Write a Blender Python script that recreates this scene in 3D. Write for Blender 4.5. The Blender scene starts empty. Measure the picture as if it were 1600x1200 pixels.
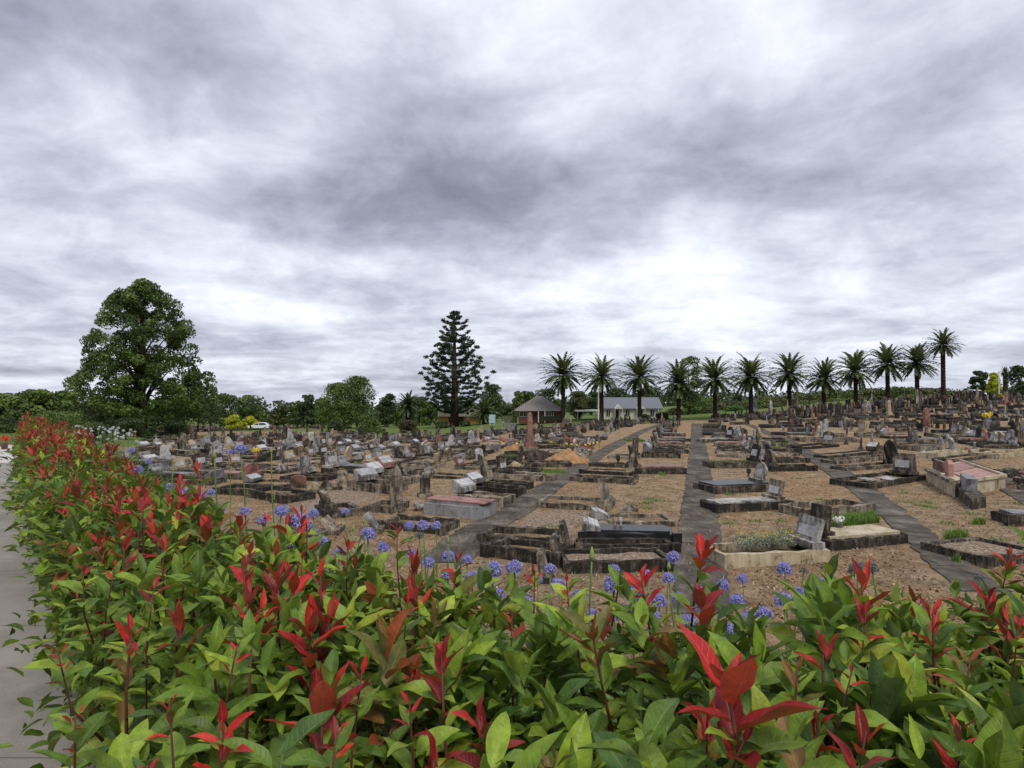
import bpy, math, random
import numpy as np
from mathutils import Vector, Matrix
random.seed(7); rng = np.random.default_rng(7)
S = bpy.context.scene
COL = S.collection
R = math.radians

# ---------------------------------------------------------------- camera
F = 950.0                                    # focal length in pixels of a 1600 px wide frame
EYE = 1.75
PITCH = math.atan(17 / F)
cam_d = bpy.data.cameras.new("camera"); cam = bpy.data.objects.new("camera", cam_d); COL.objects.link(cam)
cam_d.sensor_width = 36; cam_d.lens = 36 * F / 1600
cam_d.clip_start = 0.05; cam_d.clip_end = 3000
cam.location = (0, 0, EYE); cam.rotation_euler = (R(90) + PITCH, 0, 0)
S.camera = cam
S.render.resolution_x = 1024; S.render.resolution_y = 768

# ---------------------------------------------------------------- exposure
S.view_settings.view_transform = 'Standard'; S.view_settings.look = 'None'
S.view_settings.exposure = 0.55; S.view_settings.gamma = 1.0
S.view_settings.use_curve_mapping = False

def ray(px, py):
    xc = (px - 800) / F; yc = (600 - py) / F
    c, s = math.cos(PITCH), math.sin(PITCH)
    return np.array([xc, c - yc * s, s + yc * c])
def px_of(X, Y, Z):
    c, s = math.cos(PITCH), math.sin(PITCH); z = Z - EYE
    d = Y * c + z * s; u = -Y * s + z * c
    return 800 + F * X / d, 600 - F * u / d

# ---------------------------------------------------------------- sky
SUN_EL, SUN_AZ = 56.0, 158.0                  # azimuth measured from +Y towards +X
w = bpy.data.worlds.new("World"); S.world = w; w.use_nodes = True
nt = w.node_tree; nt.nodes.clear()
def N(t, **k):
    n = nt.nodes.new(t)
    for a, b in k.items(): setattr(n, a, b)
    return n
def L(a, b): nt.links.new(a, b)
def M_(op, a, b=None, c=None, clamp=False):
    n = N('ShaderNodeMath', operation=op); n.use_clamp = clamp
    for i, v in enumerate((a, b, c)):
        if v is None: continue
        if isinstance(v, (int, float)): n.inputs[i].default_value = v
        else: L(v, n.inputs[i])
    return n.outputs[0]
out = N('ShaderNodeOutputWorld')
sky = N('ShaderNodeTexSky', sky_type='NISHITA'); sky.sun_disc = False
sky.sun_elevation = R(SUN_EL); sky.sun_rotation = R(SUN_AZ)
bg1 = N('ShaderNodeBackground'); bg1.inputs[1].default_value = 0.06; L(sky.outputs[0], bg1.inputs[0])
tc = N('ShaderNodeTexCoord')
D = tc.outputs['Generated']
sp = N('ShaderNodeSeparateXYZ'); L(D, sp.inputs[0])
zz = M_('ADD', M_('MAXIMUM', sp.outputs[2], 0.0), 0.085)
cb = N('ShaderNodeCombineXYZ'); L(M_('DIVIDE', sp.outputs[0], zz), cb.inputs[0]); L(M_('DIVIDE', sp.outputs[1], zz), cb.inputs[1])
rot = N('ShaderNodeMapping'); rot.inputs['Rotation'].default_value = (0, 0, R(28)); rot.inputs['Scale'].default_value = (0.75, 1.0, 1.0); L(cb.outputs[0], rot.inputs[0])
def noise(vec, sc, det, ro, dist=0.0, W=0.0):
    n = N('ShaderNodeTexNoise'); n.noise_dimensions = '4D'; L(vec, n.inputs['Vector']); n.inputs['W'].default_value = W
    n.inputs['Scale'].default_value = sc; n.inputs['Detail'].default_value = det; n.inputs['Roughness'].default_value = ro; n.inputs['Distortion'].default_value = dist
    return n
zz2 = M_('ADD', M_('MAXIMUM', sp.outputs[2], 0.0), 0.26)
cb2 = N('ShaderNodeCombineXYZ'); L(M_('DIVIDE', sp.outputs[0], zz2), cb2.inputs[0]); L(M_('DIVIDE', sp.outputs[1], zz2), cb2.inputs[1])
n1 = noise(rot.outputs[0], 0.62, 9, 0.56, 0.5, 3.1)
n2 = noise(cb2.outputs[0], 2.6, 8, 0.6, 0.5, 8.7)
nb = noise(D, 3.0, 5, 0.6, 0.0, 1.5)
nvs = N('ShaderNodeVectorMath', operation='SUBTRACT'); L(nb.outputs['Color'], nvs.inputs[0]); nvs.inputs[1].default_value = (.5, .5, .5)
nvm = N('ShaderNodeVectorMath', operation='MULTIPLY'); L(nvs.outputs[0], nvm.inputs[0]); nvm.inputs[1].default_value = (.42, .2, .3)
nva = N('ShaderNodeVectorMath', operation='ADD'); L(D, nva.inputs[0]); L(nvm.outputs[0], nva.inputs[1])
nvk = N('ShaderNodeVectorMath', operation='MULTIPLY'); L(nva.outputs[0], nvk.inputs[0]); nvk.inputs[1].default_value = (1, 1, 1.7)
blobs = [(1090, 415, .26, 95), (1180, 465, .14, 120), (900, 0, .26, 190), (1000, 250, .10, 90), (560, 200, .12, 110), (1380, 430, .10, 120), (430, 100, .10, 110), (330, 385, .34, 90), (330, 220, .26, 100), (590, 440, .20, 110), (10, 340, .18, 110),
         (1310, 285, .18, 110), (1570, 260, .20, 80), (1540, 60, .20, 150), (1160, 90, .12, 90), (190, 235, .18, 60), (860, 480, .18, 110), (100, 560, .12, 200), (1250, 520, .12, 150),
         (860, 320, -.06, 100), (975, 400, -.10, 60), (1480, 160, -.17, 130), (1250, 215, -.10, 100), (60, 90, -.13, 190), (80, 410, -.20, 100), (290, 90, -.12, 120),
         (620, 320, -.12, 120), (1420, 350, -.14, 100), (690, 190, -.10, 130), (230, 435, -.14, 70), (60, 200, -.10, 120), (1120, 300, -.10, 90), (480, 300, -.1, 90)]
acc = M_('ADD', M_('MULTIPLY', M_('SUBTRACT', n1.outputs[0], 0.5), 1.15), M_('MULTIPLY', M_('SUBTRACT', n2.outputs[0], 0.5), .90))
n3 = noise(cb2.outputs[0], 7.5, 6, 0.6, 0.6, 2.2)
acc = M_('ADD', acc, M_('MULTIPLY', M_('SUBTRACT', n3.outputs[0], 0.5), 0.30))
acc = M_('ADD', acc, 0.505)
for (bx, by, am, sg) in blobs:
    d = ray(bx, by); d = d / np.linalg.norm(d)
    dn = N('ShaderNodeVectorMath', operation='DISTANCE'); L(nvk.outputs[0], dn.inputs[0]); dn.inputs[1].default_value = (d[0], d[1], d[2] * 1.7)
    q = M_('MULTIPLY', M_('POWER', M_('DIVIDE', dn.outputs['Value'], sg / 950 * 1.25), 2.0), -1.0)
    acc = M_('MULTIPLY_ADD', M_('EXPONENT', q), am, acc)
cr = N('ShaderNodeValToRGB'); L(acc, cr.inputs[0])
e = cr.color_ramp.elements
e[0].position = 0.0; e[0].color = (.145, .152, .205, 1); e[1].position = 1.0; e[1].color = (.84, .86, .88, 1)
for p_, c_ in ((.25, (.24, .255, .32, 1)), (.5, (.41, .43, .51, 1)), (.75, (.63, .65, .73, 1))):
    x = e.new(p_); x.color = c_
bg2 = N('ShaderNodeBackground'); L(cr.outputs[0], bg2.inputs[0]); bg2.inputs[1].default_value = 1.0
mx = N('ShaderNodeMixShader'); mx.inputs[0].default_value = 0.94; L(bg1.outputs[0], mx.inputs[1]); L(bg2.outputs[0], mx.inputs[2])
L(mx.outputs[0], out.inputs[0])

sl = bpy.data.lights.new("sun", 'SUN'); sl.energy = 1.5; sl.angle = R(22); sl.color = (1, .93, .82)
so = bpy.data.objects.new("sun", sl); COL.objects.link(so)
sd = Vector((math.sin(R(SUN_AZ)) * math.cos(R(SUN_EL)), math.cos(R(SUN_AZ)) * math.cos(R(SUN_EL)), math.sin(R(SUN_EL))))
so.rotation_euler = sd.to_track_quat('Z', 'Y').to_euler(); so.location = (0, 0, 60)

# ---------------------------------------------------------------- terrain
FARPOLY = np.array([(-130, 160), (-11, 13.5), (-5.6, 6.9), (-3.6, 5.6), (-2.3, 4.1), (-1.4, 3.0), (-.6, 2.4), (.2, 2.15), (1, 2.2), (2, 2.3), (4, 2.5), (12, 2.0), (160, -40)], float)
def sstep(x): x = np.clip(x, 0, 1); return x * x * (3 - 2 * x)
def bank_dist(X, Y):
    X = np.asarray(X, float); Y = np.asarray(Y, float)
    best = np.full(X.shape, 1e9); sign = np.ones(X.shape)
    for a, b in zip(FARPOLY[:-1], FARPOLY[1:]):
        ab = b - a; l2 = ab @ ab
        t = np.clip(((X - a[0]) * ab[0] + (Y - a[1]) * ab[1]) / l2, 0, 1)
        dx = X - (a[0] + t * ab[0]); dy = Y - (a[1] + t * ab[1])
        d = np.hypot(dx, dy)
        sg = np.where(ab[0] * dy - ab[1] * dx > 0, 1.0, -1.0)   # left of the direction of travel = field side
        m = d < best; best = np.where(m, d, best); sign = np.where(m, sg, sign)
    return best * sign
def zg(X, Y):
    X = np.asarray(X, float); Y = np.asarray(Y, float)
    d = bank_dist(X, Y)
    z = -1.75 * sstep((d - 0.3) / 5.0)
    a = X / np.maximum(Y, 1.0)
    drop = np.clip(Y - 25, 0, 180) * 0.030 * sstep((0.14 - a) / 0.34) * sstep(d / 12)
    rise = 2.9 * sstep((X - 16) / 62) * sstep((Y - 32) / 55)
    cdrop = 0.65 * sstep((Y - 62) / 34) * (1 - sstep((a - .32) / .25)) * sstep(d / 12)
    far = np.clip(Y - 150, 0, None) * .032
    drop = drop + cdrop + far
    und = 0.03 * np.sin(X * .31 + 1) * np.cos(Y * .27) * sstep((d - 5) / 5)
    return z - drop + rise + und
def zg1(x, y): return float(zg(np.array([x]), np.array([y]))[0])
_ts = np.concatenate([np.arange(1, 60, .05), np.arange(60, 400, .4)])
def G(px, py):
    "ground point seen at a pixel"
    d = ray(px, py); X = d[0] * _ts; Y = d[1] * _ts; Z = EYE + d[2] * _ts
    g = Z - zg(X, Y); i = np.where(g < 0)[0]
    if len(i) == 0: k = len(_ts) - 1; return Vector((X[k], Y[k], zg1(X[k], Y[k])))
    k = i[0]
    if k == 0: return Vector((X[0], Y[0], Z[0]))
    f = g[k - 1] / (g[k - 1] - g[k]); t = _ts[k - 1] + f * (_ts[k] - _ts[k - 1])
    return Vector((d[0] * t, d[1] * t, EYE + d[2] * t))
def at(px, py, Y):
    d = ray(px, py); t = Y / d[1]; return Vector((d[0] * t, Y, EYE + d[2] * t))
def atz(px, py, z):
    d = ray(px, py); t = (z - EYE) / d[2]; return Vector((d[0] * t, d[1] * t, z))
def col_at(px, Y):
    x = (px - 800) / F * Y; return Vector((x, Y, zg1(x, Y)))

# ---------------------------------------------------------------- helpers
def tag(o, label=None, cat=None, group=None, kind=None):
    if label: o['label'] = label
    if cat: o['category'] = cat
    if group: o['group'] = group
    if kind: o['kind'] = kind
    return o
def empty(name, loc=(0, 0, 0), rz=0.0):
    o = bpy.data.objects.new(name, None); COL.objects.link(o); o.empty_display_size = .2
    o.location = loc; o.rotation_euler = (0, 0, rz); return o
def copy_tree(o, parent=None):
    c = o.copy(); COL.objects.link(c)
    if parent: c.parent = parent
    for ch in list(KIDS.get(o.name, [])):
        k = copy_tree(ch, c); KIDS.setdefault(c.name, []).append(k)
    return c
KIDS = {}
class MB:
    def __init__(s): s.v = []; s.f = []; s.n = 0; s.att = {}
    def add(s, v, f):
        v = np.asarray(v, float).reshape(-1, 3)
        s.v.append(v); b = s.n
        for q in f: s.f.append(tuple(i + b for i in q))
        s.n += len(v); return s
    def box(s, c, size, rz=0.0, jit=0.0, seg=1, taper=1.0, tilt=0.0):
        "box with c = centre of its base"
        sx, sy, sz = size; vs = []; fs = []
        nx = seg + 1
        for i in range(nx):
            x = -sx / 2 + sx * i / seg
            for (yy, z0) in ((-sy / 2, 0), (sy / 2, 0), (sy / 2, sz), (-sy / 2, sz)):
                k = taper if z0 > 0 else 1.0
                vs.append([x * k, yy * k, z0])
        for i in range(seg):
            a = i * 4; b = a + 4
            for j in range(4): fs.append((a + j, a + (j + 1) % 4, b + (j + 1) % 4, b + j))
        fs.append((3, 2, 1, 0)); e_ = seg * 4; fs.append((e_, e_ + 1, e_ + 2, e_ + 3))
        vs = np.array(vs)
        if jit: 
            j = rng.normal(0, jit, vs.shape); j[vs[:, 2] == 0] *= .3; vs = vs + j
        if tilt:
            ct, st = math.cos(tilt), math.sin(tilt); x = vs[:, 0] * ct + vs[:, 2] * st; z = -vs[:, 0] * st + vs[:, 2] * ct; vs[:, 0] = x; vs[:, 2] = z
        cz, szz = math.cos(rz), math.sin(rz)
        x = vs[:, 0] * cz - vs[:, 1] * szz; y = vs[:, 0] * szz + vs[:, 1] * cz
        vs[:, 0] = x + c[0]; vs[:, 1] = y + c[1]; vs[:, 2] += c[2]
        return s.add(vs, fs)
    def tube(s, pts, rad, n=7, cap=True):
        pts = [Vector(p) for p in pts]
        if not hasattr(rad, '__len__'): rad = [rad] * len(pts)
        vs = []; ref = Vector((0.13, .9, .31))
        for i, p in enumerate(pts):
            t = (pts[min(i + 1, len(pts) - 1)] - pts[max(i - 1, 0)]).normalized()
            a = t.cross(ref)
            if a.length < .05: a = t.cross(Vector((1, 0, 0)))
            a.normalize(); b = t.cross(a)
            for k in range(n):
                q = 2 * math.pi * k / n; vs.append(p + (a * math.cos(q) + b * math.sin(q)) * rad[i])
        fs = []
        for i in range(len(pts) - 1):
            for k in range(n):
                fs.append((i * n + k, i * n + (k + 1) % n, (i + 1) * n + (k + 1) % n, (i + 1) * n + k))
        if cap: fs.append(tuple(reversed(range(n)))); fs.append(tuple((len(pts) - 1) * n + k for k in range(n)))
        return s.add([tuple(v) for v in vs], fs)
    def lathe(s, prof, c=(0, 0, 0), n=12):
        vs = []; fs = []
        for (r, z) in prof:
            for k in range(n):
                q = 2 * math.pi * k / n; vs.append((c[0] + r * math.cos(q), c[1] + r * math.sin(q), c[2] + z))
        for i in range(len(prof) - 1):
            for k in range(n): fs.append((i * n + k, i * n + (k + 1) % n, (i + 1) * n + (k + 1) % n, (i + 1) * n + k))
        fs.append(tuple(reversed(range(n)))); fs.append(tuple((len(prof) - 1) * n + k for k in range(n)))
        return s.add(vs, fs)
    def prism(s, outl, depth, M=None):
        "outline in local (y,z), extruded along local x by depth, centred"
        n = len(outl); vs = [(-depth / 2, y, z) for y, z in outl] + [(depth / 2, y, z) for y, z in outl]
        fs = [tuple(reversed(range(n))), tuple(range(n, 2 * n))] + [(i, (i + 1) % n, n + (i + 1) % n, n + i) for i in range(n)]
        vs = np.array(vs)
        if M is not None: vs = np.array([tuple(M @ Vector(v)) for v in vs])
        return s.add(vs, fs)
    def build(s, name, mat, parent=None, smooth=False):
        me = bpy.data.meshes.new(name); me.from_pydata(np.concatenate(s.v).tolist(), [], s.f); me.materials.append(mat)
        if smooth: me.polygons.foreach_set('use_smooth', [True] * len(me.polygons))
        me.update(); return link(name, me, parent)
def link(name, me, parent=None):
    o = bpy.data.objects.new(name, me); COL.objects.link(o)
    if parent is not None: o.parent = parent; KIDS.setdefault(parent.name, []).append(o)
    return o
def quads_mesh(name, V, nf, mat, parent=None, k=4, attrs=None, smooth=False, faces=None):
    "fast mesh: V (nf*k,3), separate polygons of k corners, or faces (nf,k) index array"
    me = bpy.data.meshes.new(name); nv = len(V)
    if faces is None: faces = np.arange(nf * k).reshape(nf, k)
    me.vertices.add(nv); me.vertices.foreach_set('co', np.ascontiguousarray(V, dtype=np.float32).ravel())
    me.loops.add(nf * k); me.loops.foreach_set('vertex_index', faces.astype(np.int32).ravel())
    me.polygons.add(nf); me.polygons.foreach_set('loop_start', np.arange(0, nf * k, k, dtype=np.int32)); me.polygons.foreach_set('loop_total', np.full(nf, k, dtype=np.int32))
    if smooth: me.polygons.foreach_set('use_smooth', np.ones(nf, dtype=bool))
    me.update(calc_edges=True)
    for an, (ty, arr) in (attrs or {}).items():
        at_ = me.attributes.new(an, ty, 'POINT')
        if ty == 'FLOAT_COLOR': at_.data.foreach_set('color', np.ascontiguousarray(arr, dtype=np.float32).ravel())
        elif ty == 'FLOAT_VECTOR': at_.data.foreach_set('vector', np.ascontiguousarray(arr, dtype=np.float32).ravel())
        else: at_.data.foreach_set('value', np.ascontiguousarray(arr, dtype=np.float32).ravel())
    me.materials.append(mat); return link(name, me, parent)

# ---------------------------------------------------------------- materials
MATS = {}
class NT:
    def __init__(s, name):
        m = bpy.data.materials.new(name); m.use_nodes = True; s.m = m; s.t = m.node_tree; s.t.nodes.clear()
        s.out = s.n('ShaderNodeOutputMaterial'); s.b = s.n('ShaderNodeBsdfPrincipled'); s.l(s.b.outputs[0], s.out.inputs[0])
    def n(s, t, **k):
        x = s.t.nodes.new(t)
        for a, b in k.items(): setattr(x, a, b)
        return x
    def l(s, a, b): s.t.links.new(a, b)
    def m_(s, op, a, b=None, c=None, clamp=False):
        x = s.n('ShaderNodeMath', operation=op); x.use_clamp = clamp
        for i, v in enumerate((a, b, c)):
            if v is None: continue
            if isinstance(v, (int, float)): x.inputs[i].default_value = v
            else: s.l(v, x.inputs[i])
        return x.outputs[0]
    def pos(s, scale=(1, 1, 1)):
        g = s.n('ShaderNodeNewGeometry'); mp = s.n('ShaderNodeMapping'); mp.inputs['Scale'].default_value = scale; s.l(g.outputs['Position'], mp.inputs[0]); return mp.outputs[0]
    def noise(s, vec, sc, det=4, ro=.55, dist=0.0, out=0):
        x = s.n('ShaderNodeTexNoise'); s.l(vec, x.inputs['Vector']); x.inputs['Scale'].default_value = sc; x.inputs['Detail'].default_value = det
        x.inputs['Roughness'].default_value = ro; x.inputs['Distortion'].default_value = dist; return x.outputs[out]
    def ramp(s, fac, stops):
        x = s.n('ShaderNodeValToRGB'); s.l(fac, x.inputs[0]); e = x.color_ramp.elements
        e[0].position = stops[0][0]; e[0].color = (*stops[0][1], 1); e[1].position = stops[-1][0]; e[1].color = (*stops[-1][1], 1)
        for p, c in stops[1:-1]: q = e.new(p); q.color = (*c, 1)
        return x.outputs[0]
    def mix(s, fac, a, b, bt='MIX'):
        x = s.n('ShaderNodeMix', data_type='RGBA', blend_type=bt)
        for sock, v in ((x.inputs[0], fac), (x.inputs[6], a), (x.inputs[7], b)):
            if isinstance(v, (int, float)): sock.default_value = v
            elif isinstance(v, tuple): sock.default_value = (*v, 1)
            else: s.l(v, sock)
        return x.outputs[2]
    def bump(s, h, st=.4, d=.02):
        x = s.n('ShaderNodeBump'); x.inputs['Strength'].default_value = st; x.inputs['Distance'].default_value = d; s.l(h, x.inputs['Height']); s.l(x.outputs[0], s.b.inputs['Normal'])
    def fin(s, col, rough=.8, spec=.3):
        if isinstance(col, tuple): s.b.inputs['Base Color'].default_value = (*col, 1)
        else: s.l(col, s.b.inputs['Base Color'])
        s.b.inputs['Roughness'].default_value = rough; s.b.inputs['Specular IOR Level'].default_value = spec; return s.m
def stone(name, dark, mid, light, streak=.5, rough=.9, spec=.25, cov=.5, fine=1.0):
    t = NT(name); p = t.pos(); a = t.noise(p, 2.3, 8, .65, .4); b = t.noise(p, 22 * fine, 5, .7); ps = t.pos((7, 7, .8)); c = t.noise(ps, 1.6, 5, .6)
    oi = t.n('ShaderNodeObjectInfo')
    f = t.m_('ADD', t.m_('MULTIPLY', a, 1.25), t.m_('MULTIPLY', b, .55)); f = t.m_('ADD', f, t.m_('MULTIPLY', c, streak)); f = t.m_('SUBTRACT', f, .40 + .5 * streak)
    f = t.m_('ADD', f, t.m_('MULTIPLY', t.m_('SUBTRACT', oi.outputs['Random'], .5), .22))
    colr = t.ramp(f, [(cov - .14, dark), (cov + .02, mid), (cov + .30, light)])
    sp_ = t.noise(p, 120, 3, .6); colr = t.mix(t.m_('MULTIPLY', sp_, .5), colr, (.0, .0, .0), 'OVERLAY') if False else colr
    t.bump(b, .5, .012); return t.fin(colr, rough, spec)
M_CON = stone('weathered_concrete', (.035, .030, .024), (.145, .122, .092), (.40, .34, .26), .8, cov=.52)
M_DARK = stone('blackened_stone', (.022, .019, .016), (.08, .067, .052), (.29, .245, .19), .8, cov=.57)
M_TAN = stone('sandstone', (.09, .07, .045), (.30, .235, .155), (.46, .38, .27), .5, cov=.40)
M_CREAM = stone('cream_render', (.10, .085, .055), (.36, .30, .20), (.50, .44, .32), .8, cov=.42)
M_WHITE = stone('white_marble', (.07, .065, .06), (.30, .285, .26), (.55, .53, .50), .9, .6, .35, cov=.50)
M_GREY = stone('grey_granite', (.07, .07, .072), (.19, .19, .20), (.33, .33, .34), .5, .5, .5, cov=.45)
M_BLACK = stone('black_granite', (.016, .016, .018), (.03, .03, .033), (.10, .10, .10), .2, .35, .5, cov=.55)
M_RED = stone('red_granite', (.12, .05, .04), (.27, .12, .095), (.40, .22, .18), .3, .5, .45, cov=.42)
M_BRN = stone('brown_granite', (.05, .03, .023), (.17, .085, .06), (.28, .16, .12), .4, .5, .4, cov=.45)
M_PLAQ = stone('marble_plaque', (.08, .075, .07), (.28, .27, .26), (.48, .47, .46), .8, .55, .35, cov=.49)
STONES = {'con': M_CON, 'dark': M_DARK, 'tan': M_TAN, 'cream': M_CREAM, 'white': M_WHITE, 'grey': M_GREY, 'black': M_BLACK, 'red': M_RED, 'brn': M_BRN, 'plaq': M_PLAQ}
SWORD = {'con': 'lichen-stained grey', 'dark': 'blackened', 'tan': 'sandstone', 'cream': 'cream', 'white': 'white', 'grey': 'smooth grey', 'black': 'black polished', 'red': 'pinkish red granite', 'brn': 'dark red-brown', 'plaq': 'pale grey'}
def simple(name, c, rough=.7, spec=.3, var=.25, sc=6.0, bump=.0, bsc=40):
    t = NT(name); n = t.noise(t.pos(), sc, 5, .6); d = tuple(x * (1 - var) for x in c); l = tuple(min(1, x * (1 + var)) for x in c)
    if bump: t.bump(t.noise(t.pos(), bsc, 4, .6), bump, .02)
    return t.fin(t.ramp(n, [(.3, d), (.7, l)]), rough, spec)

# ground: dry mulch and turf
t = NT('dry_ground'); p = t.pos()
big = t.noise(p, .35, 5, .6, .3); midn = t.noise(p, 2.6, 6, .65); fi = t.noise(p, 26, 5, .75); vf = t.noise(p, 90, 3, .8)
f = t.m_('ADD', t.m_('MULTIPLY', midn, .5), t.m_('MULTIPLY', fi, .75)); f = t.m_('ADD', f, t.m_('MULTIPLY', vf, .55)); f = t.m_('SUBTRACT', f, .42)
dry = t.ramp(f, [(.28, (.10, .07, .045)), (.45, (.33, .245, .16)), (.60, (.56, .43, .28)), (.78, (.74, .62, .46))])
dry = t.mix(t.m_('MULTIPLY', t.ramp(big, [(.42, (0, 0, 0)), (.62, (1, 1, 1))]), .45), dry, (.46, .27, .13), 'MIX')
dry = t.mix(.75, dry, t.ramp(f, [(.25, (.3, .28, .25)), (.75, (1.0, 1.0, 1.0))]), 'MULTIPLY')
gr = t.ramp(t.m_('ADD', t.m_('MULTIPLY', midn, .5), t.m_('MULTIPLY', fi, .5)), [(.32, (.05, .08, .022)), (.52, (.12, .17, .045)), (.68, (.20, .24, .08))])
at_ = t.n('ShaderNodeAttribute'); at_.attribute_name = 'grass'
gm = t.m_('MULTIPLY', t.m_('SUBTRACT', t.m_('ADD', at_.outputs['Fac'], t.m_('MULTIPLY', t.m_('SUBTRACT', midn, .5), .9)), .40), 4.5, clamp=True)
colr = t.mix(gm, dry, gr); t.bump(f, .9, .05); M_GROUND = t.fin(colr, .95, .1)

def pathmat(name, dark, mid, light):
    t = NT(name); p = t.pos(); a = t.noise(p, 1.1, 7, .65, .3); b = t.noise(p, 30, 4, .75); c = t.noise(t.pos((3, .6, 1)), 3.0, 5, .7)
    f = t.m_('SUBTRACT', t.m_('ADD', t.m_('ADD', t.m_('MULTIPLY', a, .9), t.m_('MULTIPLY', b, .35)), t.m_('MULTIPLY', c, .45)), .38)
    col = t.ramp(f, [(.30, dark), (.5, mid), (.72, light)]); t.bump(b, .35, .01); return t.fin(col, .92, .2)
M_PATH = pathmat('dark_path_concrete', (.034, .029, .023), (.10, .086, .070), (.24, .21, .175))
t = NT('footpath_concrete'); p = t.pos(); a = t.noise(p, 1.6, 6, .6, .2); b = t.noise(p, 160, 3, .9); c2 = t.noise(p, 420, 2, .9)
f = t.m_('ADD', t.m_('MULTIPLY', a, .45), t.m_('ADD', t.m_('MULTIPLY', b, .35), t.m_('MULTIPLY', c2, .35)))
M_FOOT = None
col = t.ramp(f, [(.40, (.105, .098, .082)), (.56, (.225, .212, .185)), (.72, (.34, .32, .285))])
sc_ = t.noise(t.pos((1.0, 9, 1)), 3.2, 6, .8, 1.0); msk = t.m_('MULTIPLY', t.ramp(t.noise(p, 1.0, 3, .5), [(.5, (0, 0, 0)), (.62, (1, 1, 1))]), t.ramp(sc_, [(.52, (0, 0, 0)), (.62, (.8, .8, .8))]))
col = t.mix(t.m_('MULTIPLY', msk, .55), col, (.42, .39, .35)); t.bump(b, .3, .004); M_FOOT = t.fin(col, .9, .25)
M_FOOTN = simple('pale_new_concrete', (.50, .48, .47), .9, .2, .12, 3, .2, 150)
M_SOIL = simple('dark_soil', (.05, .036, .025), .95, .1, .5, 8, .6, 30)
# pale gravel
t = NT('gravel'); v = t.n('ShaderNodeTexVoronoi'); t.l(t.pos(), v.inputs['Vector']); v.inputs['Scale'].default_value = 22
cc = t.ramp(v.outputs['Color'], [(.0, (.14, .11, .085)), (.4, (.33, .27, .215)), (.7, (.50, .43, .36)), (1, (.72, .66, .60))])
ed = t.ramp(v.outputs['Distance'], [(.0, (1, 1, 1)), (.75, (.35, .33, .3))]); cc = t.mix(1.0, cc, ed, 'MULTIPLY')
cc = t.mix(t.m_('MULTIPLY', t.noise(t.pos(), .8, 4, .6), .5), cc, (.28, .17, .095)); t.bump(v.outputs['Distance'], .8, .03); M_GRAV = t.fin(cc, .9, .2)
MAT_INF = {'gravel': M_GRAV, 'dirt': M_GROUND}

def foliage(name, dark, mid, light, sc=1.0, trans=.22, rough=.5):
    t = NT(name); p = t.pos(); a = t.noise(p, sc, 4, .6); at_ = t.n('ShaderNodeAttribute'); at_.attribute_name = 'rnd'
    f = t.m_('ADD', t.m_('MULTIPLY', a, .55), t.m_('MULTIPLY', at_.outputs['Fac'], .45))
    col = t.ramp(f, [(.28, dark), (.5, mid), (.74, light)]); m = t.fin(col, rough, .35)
    tr = t.n('ShaderNodeBsdfTranslucent'); t.l(col, tr.inputs[0]); mx = t.n('ShaderNodeMixShader'); mx.inputs[0].default_value = trans
    t.l(t.b.outputs[0], mx.inputs[1]); t.l(tr.outputs[0], mx.inputs[2]); t.l(mx.outputs[0], t.out.inputs[0]); return m
M_F1 = foliage('tree_foliage', (.022, .045, .009), (.07, .12, .020), (.19, .25, .05), .5)
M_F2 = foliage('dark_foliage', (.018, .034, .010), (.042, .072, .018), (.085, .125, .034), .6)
M_F3 = foliage('mid_green_foliage', (.035, .065, .012), (.085, .15, .026), (.17, .24, .055), .6)
M_F4 = foliage('yellow_foliage', (.16, .20, .012), (.40, .44, .025), (.60, .60, .05), 1.5)
M_F5 = foliage('olive_foliage', (.035, .045, .014), (.085, .10, .028), (.16, .17, .055), .7)
M_F6 = foliage('brownish_foliage', (.03, .022, .012), (.075, .06, .025), (.12, .12, .04), 1.0)
M_F7 = foliage('araucaria_foliage', (.013, .027, .011), (.032, .056, .022), (.07, .10, .04), .8, .15)
M_PALM = foliage('palm_fronds', (.03, .05, .018), (.08, .115, .04), (.19, .22, .09), 1.2, .12, .42)
M_GRASS = foliage('grass_blades', (.05, .10, .015), (.12, .22, .03), (.24, .36, .07), 3.0)
M_LAV = foliage('silver_foliage', (.12, .15, .11), (.26, .30, .22), (.42, .45, .36), 6.0)
M_BARK = simple('bark', (.055, .038, .028), .95, .1, .5, 5, .8, 18)
M_PBARK = simple('palm_bark', (.035, .028, .024), .95, .1, .5, 4, .9, 9)
M_STEM = simple('brown_stem', (.10, .035, .022), .6, .3, .4, 30)
M_GSTEM = simple('green_stem', (.10, .19, .04), .5, .4, .25, 8)
# ---------------------------------------------------------------- landmarks for labels
LM = []
def near(px, py, skip=()):
    "two nearest landmarks with a direction"
    c = sorted(((math.hypot(px - x, (py - y) * 2.2), x, y, n) for x, y, n in LM if n not in skip))[:5]
    ph = []
    for d, x, y, n in c:
        if abs(px - x) > abs(py - y) * 2.2: ph.append(('to the left of ' if px < x else 'to the right of ') + n)
        else: ph.append(('beyond ' if py < y else 'in front of ') + n)
    return ph
USED = {}
def uniq(label, px, py, grp, words=16):
    if label not in USED: USED[label] = 1; return label
    for a in near(px, py):
        l2 = (label + ', ' + a)
        if len(l2.split()) <= words and l2 not in USED: USED[l2] = 1; return l2
    nn = near(px, py); sh = label.replace(' on green stem', '').replace('violet-blue ', '')
    for i in range(len(nn)):
        for j in range(i + 1, len(nn)):
            l2 = sh + ' ' + nn[i] + ' and ' + nn[j]
            if len(l2.split()) <= words and l2 not in USED: USED[l2] = 1; return l2
    return label

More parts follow.
